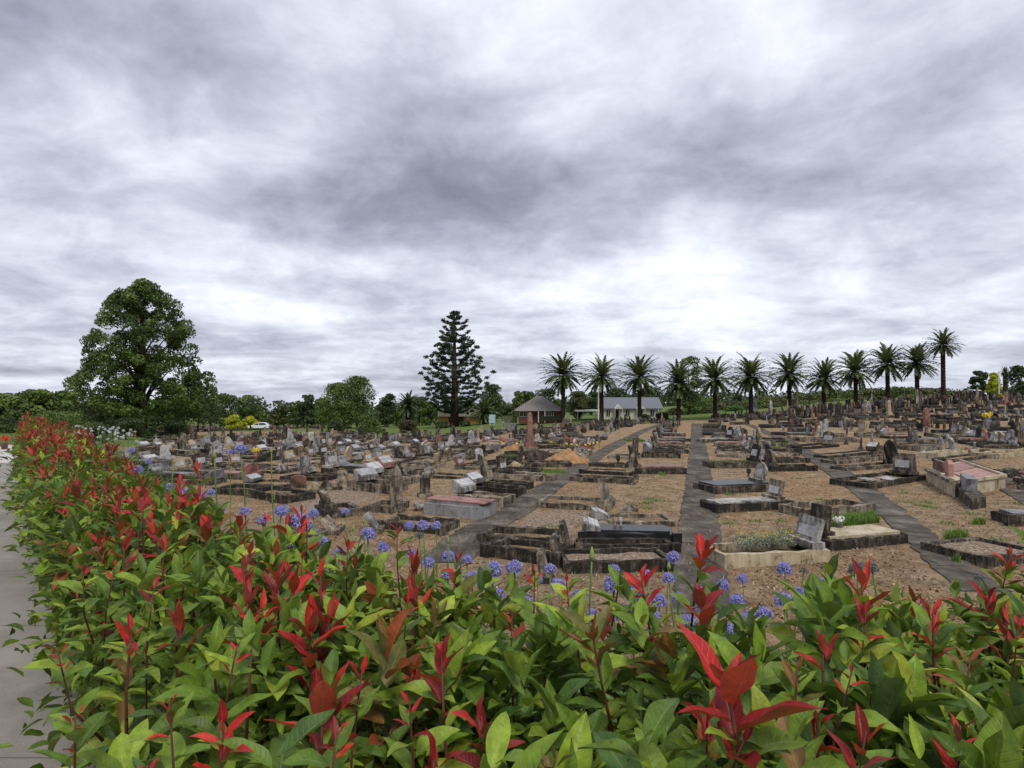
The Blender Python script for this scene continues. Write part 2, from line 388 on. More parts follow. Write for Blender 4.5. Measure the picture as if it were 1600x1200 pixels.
# ---------------------------------------------------------------- leaves
def leaf_material(name, rough=.34):
    t = NT(name); c = t.n('ShaderNodeAttribute'); c.attribute_name = 'Col'; u = t.n('ShaderNodeAttribute'); u.attribute_name = 'luv'
    s = t.n('ShaderNodeSeparateXYZ'); t.l(u.outputs['Vector'], s.inputs[0]); T, A, Q = s.outputs
    aa = t.m_('ABSOLUTE', A)
    mid = t.m_('SUBTRACT', 1.0, t.m_('DIVIDE', aa, .055), clamp=True)
    ph = t.m_('SUBTRACT', t.m_('MULTIPLY', T, 62.0), t.m_('MULTIPLY', aa, 9.0)); vein = t.m_('POWER', t.m_('MAXIMUM', t.m_('SINE', ph), 0.0), 7.0)
    vein = t.m_('MULTIPLY', vein, t.m_('SUBTRACT', 1.0, t.m_('MULTIPLY', aa, .8)))
    k = t.m_('ADD', t.m_('MULTIPLY', mid, .55), t.m_('MULTIPLY', vein, .16))
    nz = t.noise(t.pos(), 55, 4, .65)
    base0 = t.mix(1.0, c.outputs['Color'], t.ramp(nz, [(.28, (.62, .62, .58)), (.72, (1.25, 1.25, 1.18))]), 'MULTIPLY')
    spots = t.m_('MULTIPLY', t.m_('GREATER_THAN', t.noise(t.pos(), 95, 2, .5), .70), t.m_('GREATER_THAN', Q, .45)); base = t.mix(t.m_('MULTIPLY', spots, .65), base0, (.10, .06, .025))
    pale = t.mix(.55, c.outputs['Color'], (.50, .50, .26))
    col = t.mix(k, base, pale)
    geo = t.n('ShaderNodeNewGeometry'); back = t.mix(.35, base, (.22, .26, .14)); col2 = t.mix(t.m_('MULTIPLY', geo.outputs['Backfacing'], .6), col, back)
    t.bump(t.m_('ADD', t.m_('MULTIPLY', vein, -.6), t.m_('MULTIPLY', nz, .6)), .35, .004)
    m = t.fin(col2, rough, .36); t.l(t.m_('ADD', rough - .08, t.m_('MULTIPLY', nz, .25)), t.b.inputs['Roughness'])
    tr = t.n('ShaderNodeBsdfTranslucent'); t.l(t.mix(1.0, col2, (1.0, .95, .5), 'MULTIPLY'), tr.inputs[0]); mx = t.n('ShaderNodeMixShader'); mx.inputs[0].default_value = .26
    t.l(t.b.outputs[0], mx.inputs[1]); t.l(tr.outputs[0], mx.inputs[2]); t.l(mx.outputs[0], t.out.inputs[0]); return m
M_LEAF = leaf_material('photinia_leaf', .42)
def leaf_arrays(fr, nl, ns):
    "fr: rows of P3 D3 U3 L W curl col3 seed -> V, F, col, luv"
    fr = np.asarray(fr, float); n = len(fr)
    P, D_, U = fr[:, 0:3], fr[:, 3:6], fr[:, 6:9]; Ln, W, cu, C, sd_ = fr[:, 9], fr[:, 10], fr[:, 11], fr[:, 12:15], fr[:, 15]
    D_ = D_ / np.linalg.norm(D_, axis=1, keepdims=True); S_ = np.cross(D_, U); S_ /= np.maximum(np.linalg.norm(S_, axis=1, keepdims=True), 1e-6); U = np.cross(S_, D_)
    t = np.linspace(0, 1, nl + 1); s = np.linspace(-1, 1, ns + 1); T, A = np.meshgrid(t, s, indexing='ij'); T = T.ravel(); A = A.ravel()
    prof = np.sin(np.pi * np.clip(T, 0, 1) ** .82) ** .85 * .5; prof = np.maximum(prof, .035 * (T < .12)); prof[T >= .999] = .004
    ang = cu[:, None] * T[None, :]                                # bending angle along the leaf
    x = np.where(np.abs(cu[:, None]) > 1e-3, np.sin(ang) / np.where(np.abs(cu[:, None]) > 1e-3, cu[:, None], 1), T[None, :])
    z = -np.where(np.abs(cu[:, None]) > 1e-3, (1 - np.cos(ang)) / np.where(np.abs(cu[:, None]) > 1e-3, cu[:, None], 1), 0)
    fold = .28 + .34 * np.sin(sd_ * 37.7)[:, None] ** 2
    wav = .05 * np.sin(T[None, :] * 11 + sd_[:, None] * 40) * np.abs(A)[None, :]
    lat = A[None, :] * prof[None, :] * W[:, None] * np.cos(fold * np.abs(A)[None, :])
    up = np.abs(A)[None, :] * prof[None, :] * W[:, None] * np.sin(fold)
    twist = (np.sin(sd_ * 91.3) * .5)[:, None] * T[None, :]
    lat2 = lat * np.cos(twist); up2 = up + lat * np.sin(twist)
    V = P[:, None, :] + D_[:, None, :] * (x * Ln[:, None])[..., None] + U[:, None, :] * ((z + wav * .5) * Ln[:, None] + up2)[..., None] + S_[:, None, :] * lat2[..., None]
    nv = (nl + 1) * (ns + 1); idx = np.arange(nv).reshape(nl + 1, ns + 1)
    q = np.stack([idx[:-1, :-1], idx[:-1, 1:], idx[1:, 1:], idx[1:, :-1]], -1).reshape(-1, 4)
    Fc = (q[None] + (np.arange(n) * nv)[:, None, None]).reshape(-1, 4)
    col = np.ones((n, nv, 4)); col[..., :3] = C[:, None, :]
    luv = np.stack([np.broadcast_to(T, (n, nv)), np.broadcast_to(A, (n, nv)), np.broadcast_to(sd_[:, None], (n, nv))], -1)
    return V.reshape(-1, 3), Fc, col.reshape(-1, 4), luv.reshape(-1, 3)
def leaves(name, fr, nl, ns, mat, parent):
    V, Fc, c, l = leaf_arrays(fr, nl, ns)
    return quads_mesh(name, V, len(Fc), mat, parent, 4, {'Col': ('FLOAT_COLOR', c), 'luv': ('FLOAT_VECTOR', l)}, True, Fc)
GREENS = [(.10, .185, .020), (.14, .24, .024), (.19, .30, .030), (.26, .37, .036), (.062, .13, .022), (.36, .43, .05)]
def green():
    c = GREENS[rng.choice(6, p=[.25, .27, .2, .12, .10, .06])]; k = rng.uniform(.8, 1.2); return tuple(x * k for x in c)
def red(f):
    "f 0 youngest leaf .. 1 oldest"
    a = np.array([(.52, .020, .020), (.38, .014, .018), (.60, .038, .030), (.26, .012, .016)][rng.integers(4)]); b = np.array([(.26, .10, .02), (.30, .07, .02), (.17, .13, .025)][rng.integers(3)])
    g = max(0, f - .45) * 1.5; return tuple((a * (1 - g) + b * g) * rng.uniform(.8, 1.15))
def shoot(fr, p, axis, n, Ln, spread0=.25, spread1=1.35, mode='green', sp=.012, wid=.46, redn=6):
    ax = np.array(axis, float); ax /= np.linalg.norm(ax); r0 = np.cross(ax, (.3, .9, .2)); r0 /= np.linalg.norm(r0); r1 = np.cross(ax, r0); ph = rng.uniform(0, 6.28)
    for i in range(n):
        f = i / max(1, n - 1); a = ph + i * 2.4 + rng.normal(0, .25); th = spread0 + (spread1 - spread0) * f ** .8 + rng.normal(0, .15)
        r = r0 * math.cos(a) + r1 * math.sin(a); d = ax * math.cos(th) + r * math.sin(th); u = ax * math.sin(th) - r * math.cos(th)
        if mode == 'red' and i < redn: c = red(i / redn)
        elif mode == 'bronze': c = [(.24, .12, .03), (.30, .075, .025), (.15, .15, .03)][rng.integers(3)]
        else: c = green() if rng.random() > .015 else (.26, .15, .05)
        if mode != 'green' and redn <= i < redn + 2: c = (.17, .19, .04)
        l = Ln * (.62 + .38 * min(1, i / 3)) * rng.uniform(.68, 1.2)
        cu = rng.uniform(.1, .9) if mode == 'green' or i >= redn else rng.uniform(-.15, .75)
        pp = np.array(p) - ax * (sp * i * (1 + .8 * f)) + r * .004
        fr.append((*pp, *d, *u, l, l * wid * rng.uniform(.85, 1.12), cu, *c, rng.random()))

# ---------------------------------------------------------------- hedge
def build_hedge():
    TOP = 1.19
    st = [((35, 664), (62, 663)), ((29, 679), (100, 677)), ((27, 692), (122, 694)), ((40, 722), (190, 722)), ((64, 780), (262, 772)), ((112, 850), (330, 808)), ((215, 960), (425, 845)),
          ((400, 1140), (560, 868)), ((640, 1420), (700, 888)), ((800, 1500), (850, 918)), ((1100, 1500), (1080, 958)), ((1420, 1500), (1350, 932)), ((1800, 1450), (1640, 892)), ((2400, 1400), (2100, 870)), ((4600, 1300), (4000, 850))]
    pts = [(np.array(atz(*a, TOP)), np.array(atz(*b, TOP))) for a, b in st]
    root = tag(empty('hedge', (0, 1.4, 0)), 'long clipped photinia hedge with glossy green leaves and red new shoots along the footpath', 'hedge')
    off = np.array([0, 1.4, 0]); near_f, mid_f, far_f = [], [], []
    stems = MB(); reds = []
    def put(fr): 
        for x in fr:
            x = list(x); d = math.hypot(x[0], x[1]); x[1] -= 1.4
            (near_f if d < 1.25 else mid_f if d < 3.2 else far_f).append(x)
    heroes = [(325, 805, 75, 5), (205, 965, 85, 6), (505, 1060, 165, 8), (565, 1035, 75, 5), (690, 1005, 110, 8), (748, 1100, 112, 7), (1102, 835, 88, 7), (1135, 1010, 225, 9), (1095, 915, 95, 7), (1003, 888, 88, 6),
              (925, 955, 130, 7), (620, 818, 34, 5), (543, 842, 40, 6), (472, 862, 40, 5), (718, 858, 50, 5), (637, 930, 45, 4), (1352, 940, 75, 7), (1416, 985, 30, 4), (1578, 855, 48, 8), (1352, 1120, 110, 7),
              (1500, 1120, 70, 7), (1515, 1010, 90, 5), (1245, 1030, 80, 6), (868, 1165, 75, 3), (350, 1110, 95, 7), (265, 1085, 55, 5), (370, 1000, 42, 5), (90, 1005, 45, 6), (118, 1108, 45, 5), (240, 815, 60, 6),
              (835, 885, 36, 5), (1105, 1090, 110, 6), (180, 875, 40, 4), (240, 905, 60, 5), (130, 880, 38, 5), (1160, 1140, 80, 5), (1490, 905, 26, 4), (640, 1085, 60, 5), (145, 770, 30, 6), (122, 748, 24, 6),
              (415, 800, 34, 5), (275, 800, 30, 4), (525, 1130, 70, 5), (1330, 1040, 50, 4), (800, 945, 60, 5), (885, 900, 40, 5), (30, 775, 16, 4), (50, 745, 16, 4), (1590, 965, 50, 6), (230, 1185, 60, 5)]
    herop = []
    for (px, py, wd, n) in heroes:
        # stand-off distance follows from the shoot's size on the photograph, kept within the hedge
        Dm = min(max(.155 * F / wd, .55), 7.0); zt = TOP + .12
        p = atz(px, py, zt) if (py - 617) > 60 else at(px, py, Dm)
        Yh = p.y
        if py < 940 and Yh > 2.0 and px > 600: Yh = 1.9
        if py < 940 and px > 600: Yh = min(Yh, 1.75)
        if 1.25 * Dm < Yh: Yh = max(1.25 * Dm, Yh * .72)
        p = at(px, py, Yh); Ln = min(wd * Yh / F * .56, .17)
        herop.append((p, n, Ln, px, py, wd))
    tot = []
    for (p, n, Ln, px, py, wd) in herop:
        fr = []; ax = (rng.normal(0, .12), rng.normal(-.05, .1), 1)
        base = p - Vector((0, 0, Ln * .45))
        mode = 'bronze' if (px, py) in ((925, 955), (1515, 1010), (868, 1165), (1245, 1030)) else 'red'
        shoot(fr, base, ax, n, Ln * 1.05, .28, 1.0, mode, .007, .40, 99)
        tot.append((wd, fr, base, Ln, ax)); g = []
        shoot(g, base - Vector(ax) * Ln * .75, ax, 9, max(Ln, .075) * 1.05, .6, 1.35, 'green', .016); put(g)
    for (px, py, Yh, n) in [(1010, 1150, .78, 7), (1235, 1160, .80, 6), (430, 1185, .85, 7), (770, 1190, .80, 6), (1440, 1190, .82, 7), (200, 1190, .95, 6), (1570, 1185, .85, 6)]:
        g = []; shoot(g, at(px, py, Yh), (rng.normal(0, .2), -.1, 1), n, .125, .8, 1.5, 'green', .014, .40); put(g)
    # random shoots over the top
    for (a0, b0), (a1, b1) in zip(pts[:-1], pts[1:]):
        ar = .5 * (np.linalg.norm(np.cross(b0 - a0, a1 - a0)) + np.linalg.norm(np.cross(a1 - b1, b0 - b1))); dist = np.linalg.norm((a0 + b1) / 2)
        dens = 120 if dist < 2.5 else 105 if dist < 5 else 80
        ntop = int(ar * dens)
        for k in range(ntop):
            u, v = rng.random(), rng.random(); p = (a0 * (1 - u) + a1 * u) * (1 - v) + (b0 * (1 - u) + b1 * u) * v
            d = np.linalg.norm(p[:2]); hump = .05 * math.sin(p[0] * 5.1 + p[1] * 3) + .03 * math.sin(p[0] * 11 - p[1] * 9)
            Z = TOP + hump + rng.normal(0, .035); q = np.array([p[0], p[1], Z])
            px, py = px_of(*q)
            if any(abs(px - hx) < .42 * wd + 14 and py - .085 * F / d < hy + .28 * wd and py > hy - .5 * wd and d < math.hypot(hp.x, hp.y) + .06 for hp, n_, l_, hx, hy, wd in herop): continue
            if d > 5.5: rp = .52
            elif d > 3.8: rp = .34
            elif d > 2.4: rp = .27
            elif d > 1.5: rp = .18
            else: rp = .10
            if not (-60 < px < 1700 and py < 1420): rp = 0
            tilt = (rng.normal(0, .28), rng.normal(0, .28), 1.0); L0 = rng.uniform(.075, .115) if (d > 1.5 or p[0] < -.25) else rng.uniform(.09, .135)
            fr = []
            if rng.random() < rp:
                h = rng.uniform(.03, .13) if d > 2.2 else rng.uniform(.0, .06); qq = q + np.array([0, 0, h]); g = []
                L1 = rng.uniform(.06, .10)
                shoot(g, qq, (tilt[0] * .4, tilt[1] * .4, 1), int(rng.integers(5, 9)), L1, .2, .85, 'red', .010, .35, 99)
                if d > 3.5: g = [(*x[:12], *(np.array(x[12:15]) * np.array([.82, 1.0, 1.0]) + np.array([.01, .016, .004])), x[15]) for x in g]
                tot.append((L1 / d * F * 1.2, g, Vector(qq), L1, (0, 0, 1)))
                shoot(fr, qq - np.array([0, 0, .07]), tilt, 8, L0, .7, 1.4, 'green', .013)
            else:
                shoot(fr, q, tilt, int(rng.integers(9, 14)) if d < 5 else 8, L0 * (1.0 if d < 5 else 1.15), .25, 1.4, 'bronze' if rng.random() < .05 else 'green', .012)
            put(fr)
            if d < 3.5 and rng.random() < .10: stems.tube([(q[0], q[1] - 1.4, q[2] - .02), (q[0] + rng.normal(0, .02), q[1] - 1.4 + rng.normal(0, .02), q[2] - .2), (q[0] + rng.normal(0, .08), q[1] - 1.4 + rng.normal(0, .08), q[2] - .55)], [.0022, .004, .006], 5)
            # leaves deeper in the hedge
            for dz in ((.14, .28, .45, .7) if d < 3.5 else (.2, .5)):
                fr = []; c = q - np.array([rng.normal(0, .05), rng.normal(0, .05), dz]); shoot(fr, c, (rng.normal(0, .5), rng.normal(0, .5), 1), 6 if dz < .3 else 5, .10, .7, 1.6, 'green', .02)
                fr = [(*x[:12], *[y * .8 for y in x[12:15]], x[15]) for x in fr]; put(fr)  # inner leaf colours darkened, painting in the shade inside the hedge
    # faces: the footpath side (0) and the field side (1)
    for side in (0, 1):
        for s0, s1 in zip(pts[:-1], pts[1:]):
            a, b = s0[side], s1[side]; ln = np.linalg.norm(b - a); 
            if side == 0 and a[1] < 1.0: continue
            d3 = b - a; nrm = np.array([d3[1], -d3[0], 0]); nrm /= np.linalg.norm(nrm); nrm *= (1 if side == 0 else -1)
            if side == 0 and nrm[0] > 0: nrm = -nrm
            if side == 1 and nrm[1] < 0: nrm = -nrm
            dist = np.linalg.norm((a + b) / 2); cnt = int(ln * (125 if dist < 5 else 60))
            for k in range(cnt):
                u = rng.random(); z = rng.uniform(.06, TOP) if side == 0 else rng.uniform(.5, TOP); q = a * (1 - u) + b * u; q = np.array([q[0], q[1], z])
                # bottom pulls in a little so that the footpath shows beside the hedge
                q = q - nrm * (.06 + .12 * (1 - z / TOP)) if side == 0 else q - nrm * .05
                fr = []; shoot(fr, q, nrm * .8 + np.array([rng.normal(0, .3), rng.normal(0, .3), rng.uniform(.3, 1)]), 8, rng.uniform(.065, .10), .4, 1.4, 'red' if rng.random() < .06 else 'green', .014); put(fr)
    tot.sort(key=lambda x: -x[0])
    for wd, fr, base, Ln, ax in tot[:90]:
        fr = [(x[0] - base[0], x[1] - base[1], x[2] - base[2], *x[3:]) for x in fr]
        o = leaves('red_shoot', fr, 10 if wd > 45 else 4, 6 if wd > 45 else 2, M_LEAF, root); o.location = (base[0], base[1] - 1.4, base[2])
        a = Vector(ax).normalized(); e3 = .20 if px_of(*base)[0] < 170 else .36; r = .0030 if Ln > .06 else .0020
        stems.tube([(base[0] + a.x * Ln * .1, base[1] - 1.4 + a.y * Ln * .1, base[2] + Ln * .1), (base[0] - a.x * .12, base[1] - 1.4 - a.y * .12, base[2] - .12), (base[0] - a.x * .3 + .02, base[1] - 1.4 - a.y * .3, base[2] - e3)], [r * .7, r, r * 1.5], 6)
    rest = [(x[0], x[1] - 1.4, *x[2:]) for t_ in tot[90:] for x in t_[1]]
    tag(leaves('red_shoots', rest, 3, 2, M_LEAF, root), 'small red new leaves massed over the far hedge top', kind='stuff')
    # foliage as three sheets of leaves at different fineness
    A = [leaf_arrays(f, nl, ns) for f, nl, ns in ((near_f, 9, 6), (mid_f, 5, 4), (far_f, 3, 2)) if f]
    V = np.concatenate([a[0] for a in A]); o = 0; Fs = []
    for a in A: Fs.append(a[1] + o); o += len(a[0])
    Fc = np.concatenate(Fs)
    quads_mesh('foliage', V, len(Fc), M_LEAF, root, 4, {'Col': ('FLOAT_COLOR', np.concatenate([a[2] for a in A])), 'luv': ('FLOAT_VECTOR', np.concatenate([a[3] for a in A]))}, True, Fc)
    for k in range(70):                                            # main woody stems
        i = rng.integers(4, len(pts) - 2); u = rng.random(); v = rng.uniform(.5, .85); p = (pts[i][0] * (1 - u) + pts[i + 1][0] * u) * (1 - v) + (pts[i][1] * (1 - u) + pts[i + 1][1] * u) * v
        a = rng.normal(0, .03, 2)
        if p[0] < -.5 and v < .62: continue
        stems.tube([(p[0], p[1] - 1.4, 0), (p[0] + a[0], p[1] - 1.4 + a[1], .45), (p[0] + a[0] * 2, p[1] - 1.4 + a[1] * 1.5, .95)], [.014, .010, .005], 6)
    stems.build('stems', M_STEM, root, True)
    print('hedge leaves', len(near_f), len(mid_f), len(far_f), 'reds', len(tot), 'faces', len(Fc))

# ---------------------------------------------------------------- agapanthus
def petalmat(name, a, b):
    t = NT(name); n = t.noise(t.pos(), 60, 3, .6); c = t.ramp(n, [(.3, a), (.7, b)]); m = t.fin(c, .5, .3)
    tr = t.n('ShaderNodeBsdfTranslucent'); t.l(c, tr.inputs[0]); mx = t.n('ShaderNodeMixShader'); mx.inputs[0].default_value = .3
    t.l(t.b.outputs[0], mx.inputs[1]); t.l(tr.outputs[0], mx.inputs[2]); t.l(mx.outputs[0], t.out.inputs[0]); return m
M_BLUE = petalmat('blue_petal', (.22, .21, .50), (.46, .45, .80)); M_WPET = petalmat('white_petal', (.55, .58, .60), (.80, .80, .80)); M_SEED = petalmat('seed_head', (.13, .12, .24), (.20, .26, .13)); M_BUD = petalmat('green_bud', (.25, .32, .08), (.42, .48, .16))
def head_mesh(name, r, nfl, mat, stub, small=False):
    V = []; st = MB()
    for i in range(nfl):
        z = 1 - 1.35 * (i + .5) / nfl; a = i * 2.4 + rng.normal(0, .2); q = math.sqrt(max(0, 1 - z * z)); d = Vector((q * math.cos(a), q * math.sin(a), z + rng.normal(0, .06))).normalized()
        rr = r * rng.uniform(.8, 1.05); st.tube([(0, 0, 0), tuple(d * rr * .62)], [.0016, .0014], 4, False)
        s1 = d.cross(Vector((.2, .3, .93))).normalized(); s2 = d.cross(s1)
        fr_ = r * .46
        for k in range(3 if small else 6):
            b = k * math.pi / (1.5 if small else 3) + i; rd = s1 * math.cos(b) + s2 * math.sin(b); sd2 = d.cross(rd)
            p0 = d * rr * .56; p1 = d * rr * .82 + rd * fr_ * .32; p2 = d * rr * .95 + rd * fr_ * .85; w_ = fr_ * .22
            V += [p0 - sd2 * w_ * .3, p0 + sd2 * w_ * .3, p1 + sd2 * w_, p1 - sd2 * w_]; V += [p1 - sd2 * w_, p1 + sd2 * w_, p2 + sd2 * w_ * .35, p2 - sd2 * w_ * .35]
    V = np.array([tuple(v) for v in V]); return V, st
AG = {}
def agapanthus(px, py, wd, kind='blue', label=None, group=None, Y=None, stem_px=None, full=True):
    r = .085 if kind != 'seed' else .065
    if kind == 'bud': r = .05
    Yd = Y or max(min(2 * r * F / wd, 26), 2.9); p = at(px, py, Yd)
    g = zg1(p.x, p.y); sc = wd / 2 / F * Yd / r
    if p.z - g < .25: g = p.z - .25
    var = int(rng.integers(2)); key = (kind, var)
    if key not in AG:
        root = empty('agapanthus'); mat = {'blue': M_BLUE, 'white': M_WPET, 'seed': M_SEED, 'bud': M_BUD}[kind]
        V, st = head_mesh('x', r, {'blue': 34, 'white': 20, 'seed': 30, 'bud': 0}[kind] - var * 6 if kind != 'bud' else 1, mat, None, kind == 'seed')
        if kind == 'bud':
            MB().lathe([(.004, -.05), (.018, -.03), (.024, 0), (.016, .03), (.004, .07)], n=9).build('flower_head', mat, root, True)
        else:
            fh = quads_mesh('flower_head', V, len(V) // 4, mat, root, 4); st.build('flower_stalks', M_GSTEM, fh)
        MB().tube([(0, 0, 0), (.015, .01, -.3), (0, .02, -.7), (.02, 0, -1.0)], [.006, .0065, .008, .01], 7).build('stem', M_GSTEM, root, True)
        AG[key] = root; first = True
    else: root = copy_tree(AG[key]); first = False
    root.location = p; root.rotation_euler = (rng.normal(0, .06), rng.normal(0, .06), rng.uniform(0, 6.28))
    k = max(.3, min(1.3, sc)) * rng.uniform(.62, .88); root.scale = (k, k, k)
    stem = [c for c in KIDS[root.name] if c.name.startswith('stem')][0]
    stem.scale = (1 / k, 1 / k, (p.z - g + .03) / k)
    tag(root, label, 'flower', group)
    return root
def strap_clump(loc, n, Ln, label, group, mat=None, name='strap_leaf_clump'):
    fr = []
    for i in range(n):
        a = rng.uniform(0, 6.28); th = rng.uniform(.15, .9); r = np.array([math.cos(a), math.sin(a), 0]); d = r * math.sin(th) + np.array([0, 0, math.cos(th)]); u = -r * math.cos(th) + np.array([0, 0, math.sin(th)])
        l = Ln * rng.uniform(.7, 1.15); c = [(.06, .12, .03), (.09, .17, .035), (.13, .22, .05)][rng.integers(3)]
        fr.append((*(r * rng.uniform(0, .08)), *d, *u, l, .045, rng.uniform(.5, 1.5), *c, rng.random()))
    o = leaves(name, fr, 6, 2, M_LEAF, None); o.location = loc; return tag(o, label, 'plant', group)

# ---------------------------------------------------------------- trees
def leafcloud(C, Rr, per, size, flat=.75, up=.35, shell=.55, tip=None):
    "quads scattered in the outer shells of blobs; returns V (n*4,3), rnd"
    C = np.asarray(C, float); Rr = np.asarray(Rr, float); cnt = np.maximum((per * (Rr / Rr.mean()) ** 2).astype(int), 3); idx = np.repeat(np.arange(len(C)), cnt); n = len(idx)
    d = rng.normal(size=(n, 3)); d[:, 2] += up; d /= np.linalg.norm(d, axis=1, keepdims=True); rad = Rr[idx] * (shell + (1.08 - shell) * rng.random(n) ** .6)
    P = C[idx] + d * rad[:, None] * np.array([1, 1, flat])
    nn = d + rng.normal(0, .55, (n, 3)); nn /= np.linalg.norm(nn, axis=1, keepdims=True)
    a = np.cross(nn, rng.normal(size=(n, 3))); a /= np.linalg.norm(a, axis=1, keepdims=True); b = np.cross(nn, a)
    sz = size * rng.uniform(.55, 1.3, n)[:, None]; e = .55
    V = np.stack([P - a * sz, P - b * sz * e, P + a * sz, P + b * sz * e], 1).reshape(-1, 3)
    blob = rng.random(len(C))[idx]; rnd = np.clip(.5 * blob + .5 * rng.random(n), 0, 1)
    return V, np.repeat(rnd, 4)
def crown(name, C, Rr, per, size, mat, parent, **k):
    V, r = leafcloud(C, Rr, per, size, **k); return quads_mesh(name, V, len(V) // 4, mat, parent, 4, {'rnd': ('FLOAT', r)})
def tree(px, top, wpx, Y, label, mat=None, base=None, nb=34, per=150, shape='round', bare=.25, cat='tree', name='tree', lobes=None, seedq=None, group=None, trunk=True, lsz=None, dens=1.0):
    b = col_at(px, Y); H = at(px, top, Y).z - b.z; Rw = wpx / 2 / F * Y; root = empty(name, b); tag(root, label, cat, group)
    z0 = H * bare; zc = (H + z0) / 2; hz = (H - z0) / 2; C = []; Rr = []
    for i in range(nb):
        z = rng.uniform(-1, 1); a = rng.uniform(0, 6.28)
        if shape == 'round': pr = math.sqrt(max(0.03, 1 - z * z))
        elif shape == 'dome': pr = math.sqrt(max(0.03, 1 - ((z + 1) / 2) ** 2.2))
        elif shape == 'cone': pr = max(.08, (1 - z) / 2) ** .6; 
        elif shape == 'flat': pr = .75 + .25 * math.sqrt(max(0, 1 - z * z))
        br = Rw * rng.uniform(.22, .36); q = rng.random() ** .4
        rr = max(0, (Rw - br)) * pr * q; top_in = br * .7
        C.append((rr * math.cos(a), rr * math.sin(a) * .9, min(zc + z * hz, H - top_in * .9) if z > 0 else zc + z * hz)); Rr.append(br)
    ls = lsz or max(Rw * .05, Y * .0011)
    per2 = int(per * dens)
    crown('crown', C, Rr, per2, ls, mat or M_F1, root)
    if trunk:
        tb = MB(); r0 = max(.10, H * .022); tb.tube([(0, 0, -.3), (0, 0, z0 * .6), (.1, 0, z0 + hz * .5), (0, .1, H * .8)], [r0 * 1.25, r0, r0 * .7, r0 * .25], 7)
        for i in range(0, nb, max(1, nb // 7)):
            c = C[i]; zz_ = min(z0 * .8, c[2] * .6); tb.tube([(0, 0, zz_), (c[0] * .5, c[1] * .5, (zz_ + c[2]) * .52), c], [r0 * .45, r0 * .3, r0 * .12], 5)
        tb.build('trunk', M_BARK, root, True)
    return root
def big_tree():
    px, by, Y = 222, 683, 62.0
    g = G(px, by); Y = g.y; b = Vector((g.x, g.y, g.z)); H = at(px, 434, Y).z - b.z; k = Y / F
    root = tag(empty('brush_box_tree', b), 'tallest broad conical evergreen tree with open branching, standing at the far left', 'tree')
    prof = [(438, 6), (452, 30), (475, 52), (500, 68), (530, 78), (560, 84), (590, 94), (615, 108), (640, 104), (652, 85)]
    C = []; Rr = []
    for i in range(340):
        y = 440 + 214 * rng.random() ** .72; hw = np.interp(y, [p[0] for p in prof], [p[1] for p in prof]); br = rng.uniform(8, 13) * (0.7 + .3 * hw / 100)
        q = rng.random() ** (.34 if i % 3 else 1.0); a = rng.uniform(0, 6.28); rr = max(0, hw - br * .8) * q
        C.append((rr * math.cos(a) * k, rr * math.sin(a) * k, (683 - y) / 248 * H)); Rr.append(br * k)
    for (x, y, r) in [(222, 447, 12), (236, 452, 12), (208, 458, 13), (172, 480, 12), (272, 480, 13), (160, 505, 12), (290, 520, 13), (145, 535, 13), (302, 548, 12), (135, 570, 13), (120, 600, 13), (113, 620, 12), (322, 612, 12), (316, 590, 12), (300, 600, 14), (308, 628, 14), (326, 598, 10), (290, 575, 13), (285, 640, 15), (328, 628, 11), (262, 640, 15), (150, 640, 15), (180, 650, 14), (300, 565, 11), (200, 490, 12), (246, 500, 12)]:
        C.append(((x - 222) * k, rng.uniform(-1, 1), (683 - y) / 248 * H)); Rr.append(r * k)
    crown('crown', C, Rr, 175, .165, M_F1, root, flat=.8, shell=.6, up=.4)
    tb = MB(); tb.tube([(0, 0, -.4), (0, 0, H * .12), (-.1, 0, H * .3), (.1, 0, H * .55), (0, 0, H * .85)], [.75, .52, .42, .25, .08], 9)
    for i in range(0, 340, 6):
        c = C[i]; rr = math.hypot(c[0], c[1]); z0 = max(H * .12, c[2] - rr * 1.1 - 1); tb.tube([(0, 0, z0), (c[0] * .45, c[1] * .45, z0 + (c[2] - z0) * .55), (c[0] * .92, c[1] * .92, c[2] - .1)], [.17, .10, .04], 5)
    tb.build('trunk', M_BARK, root, True)
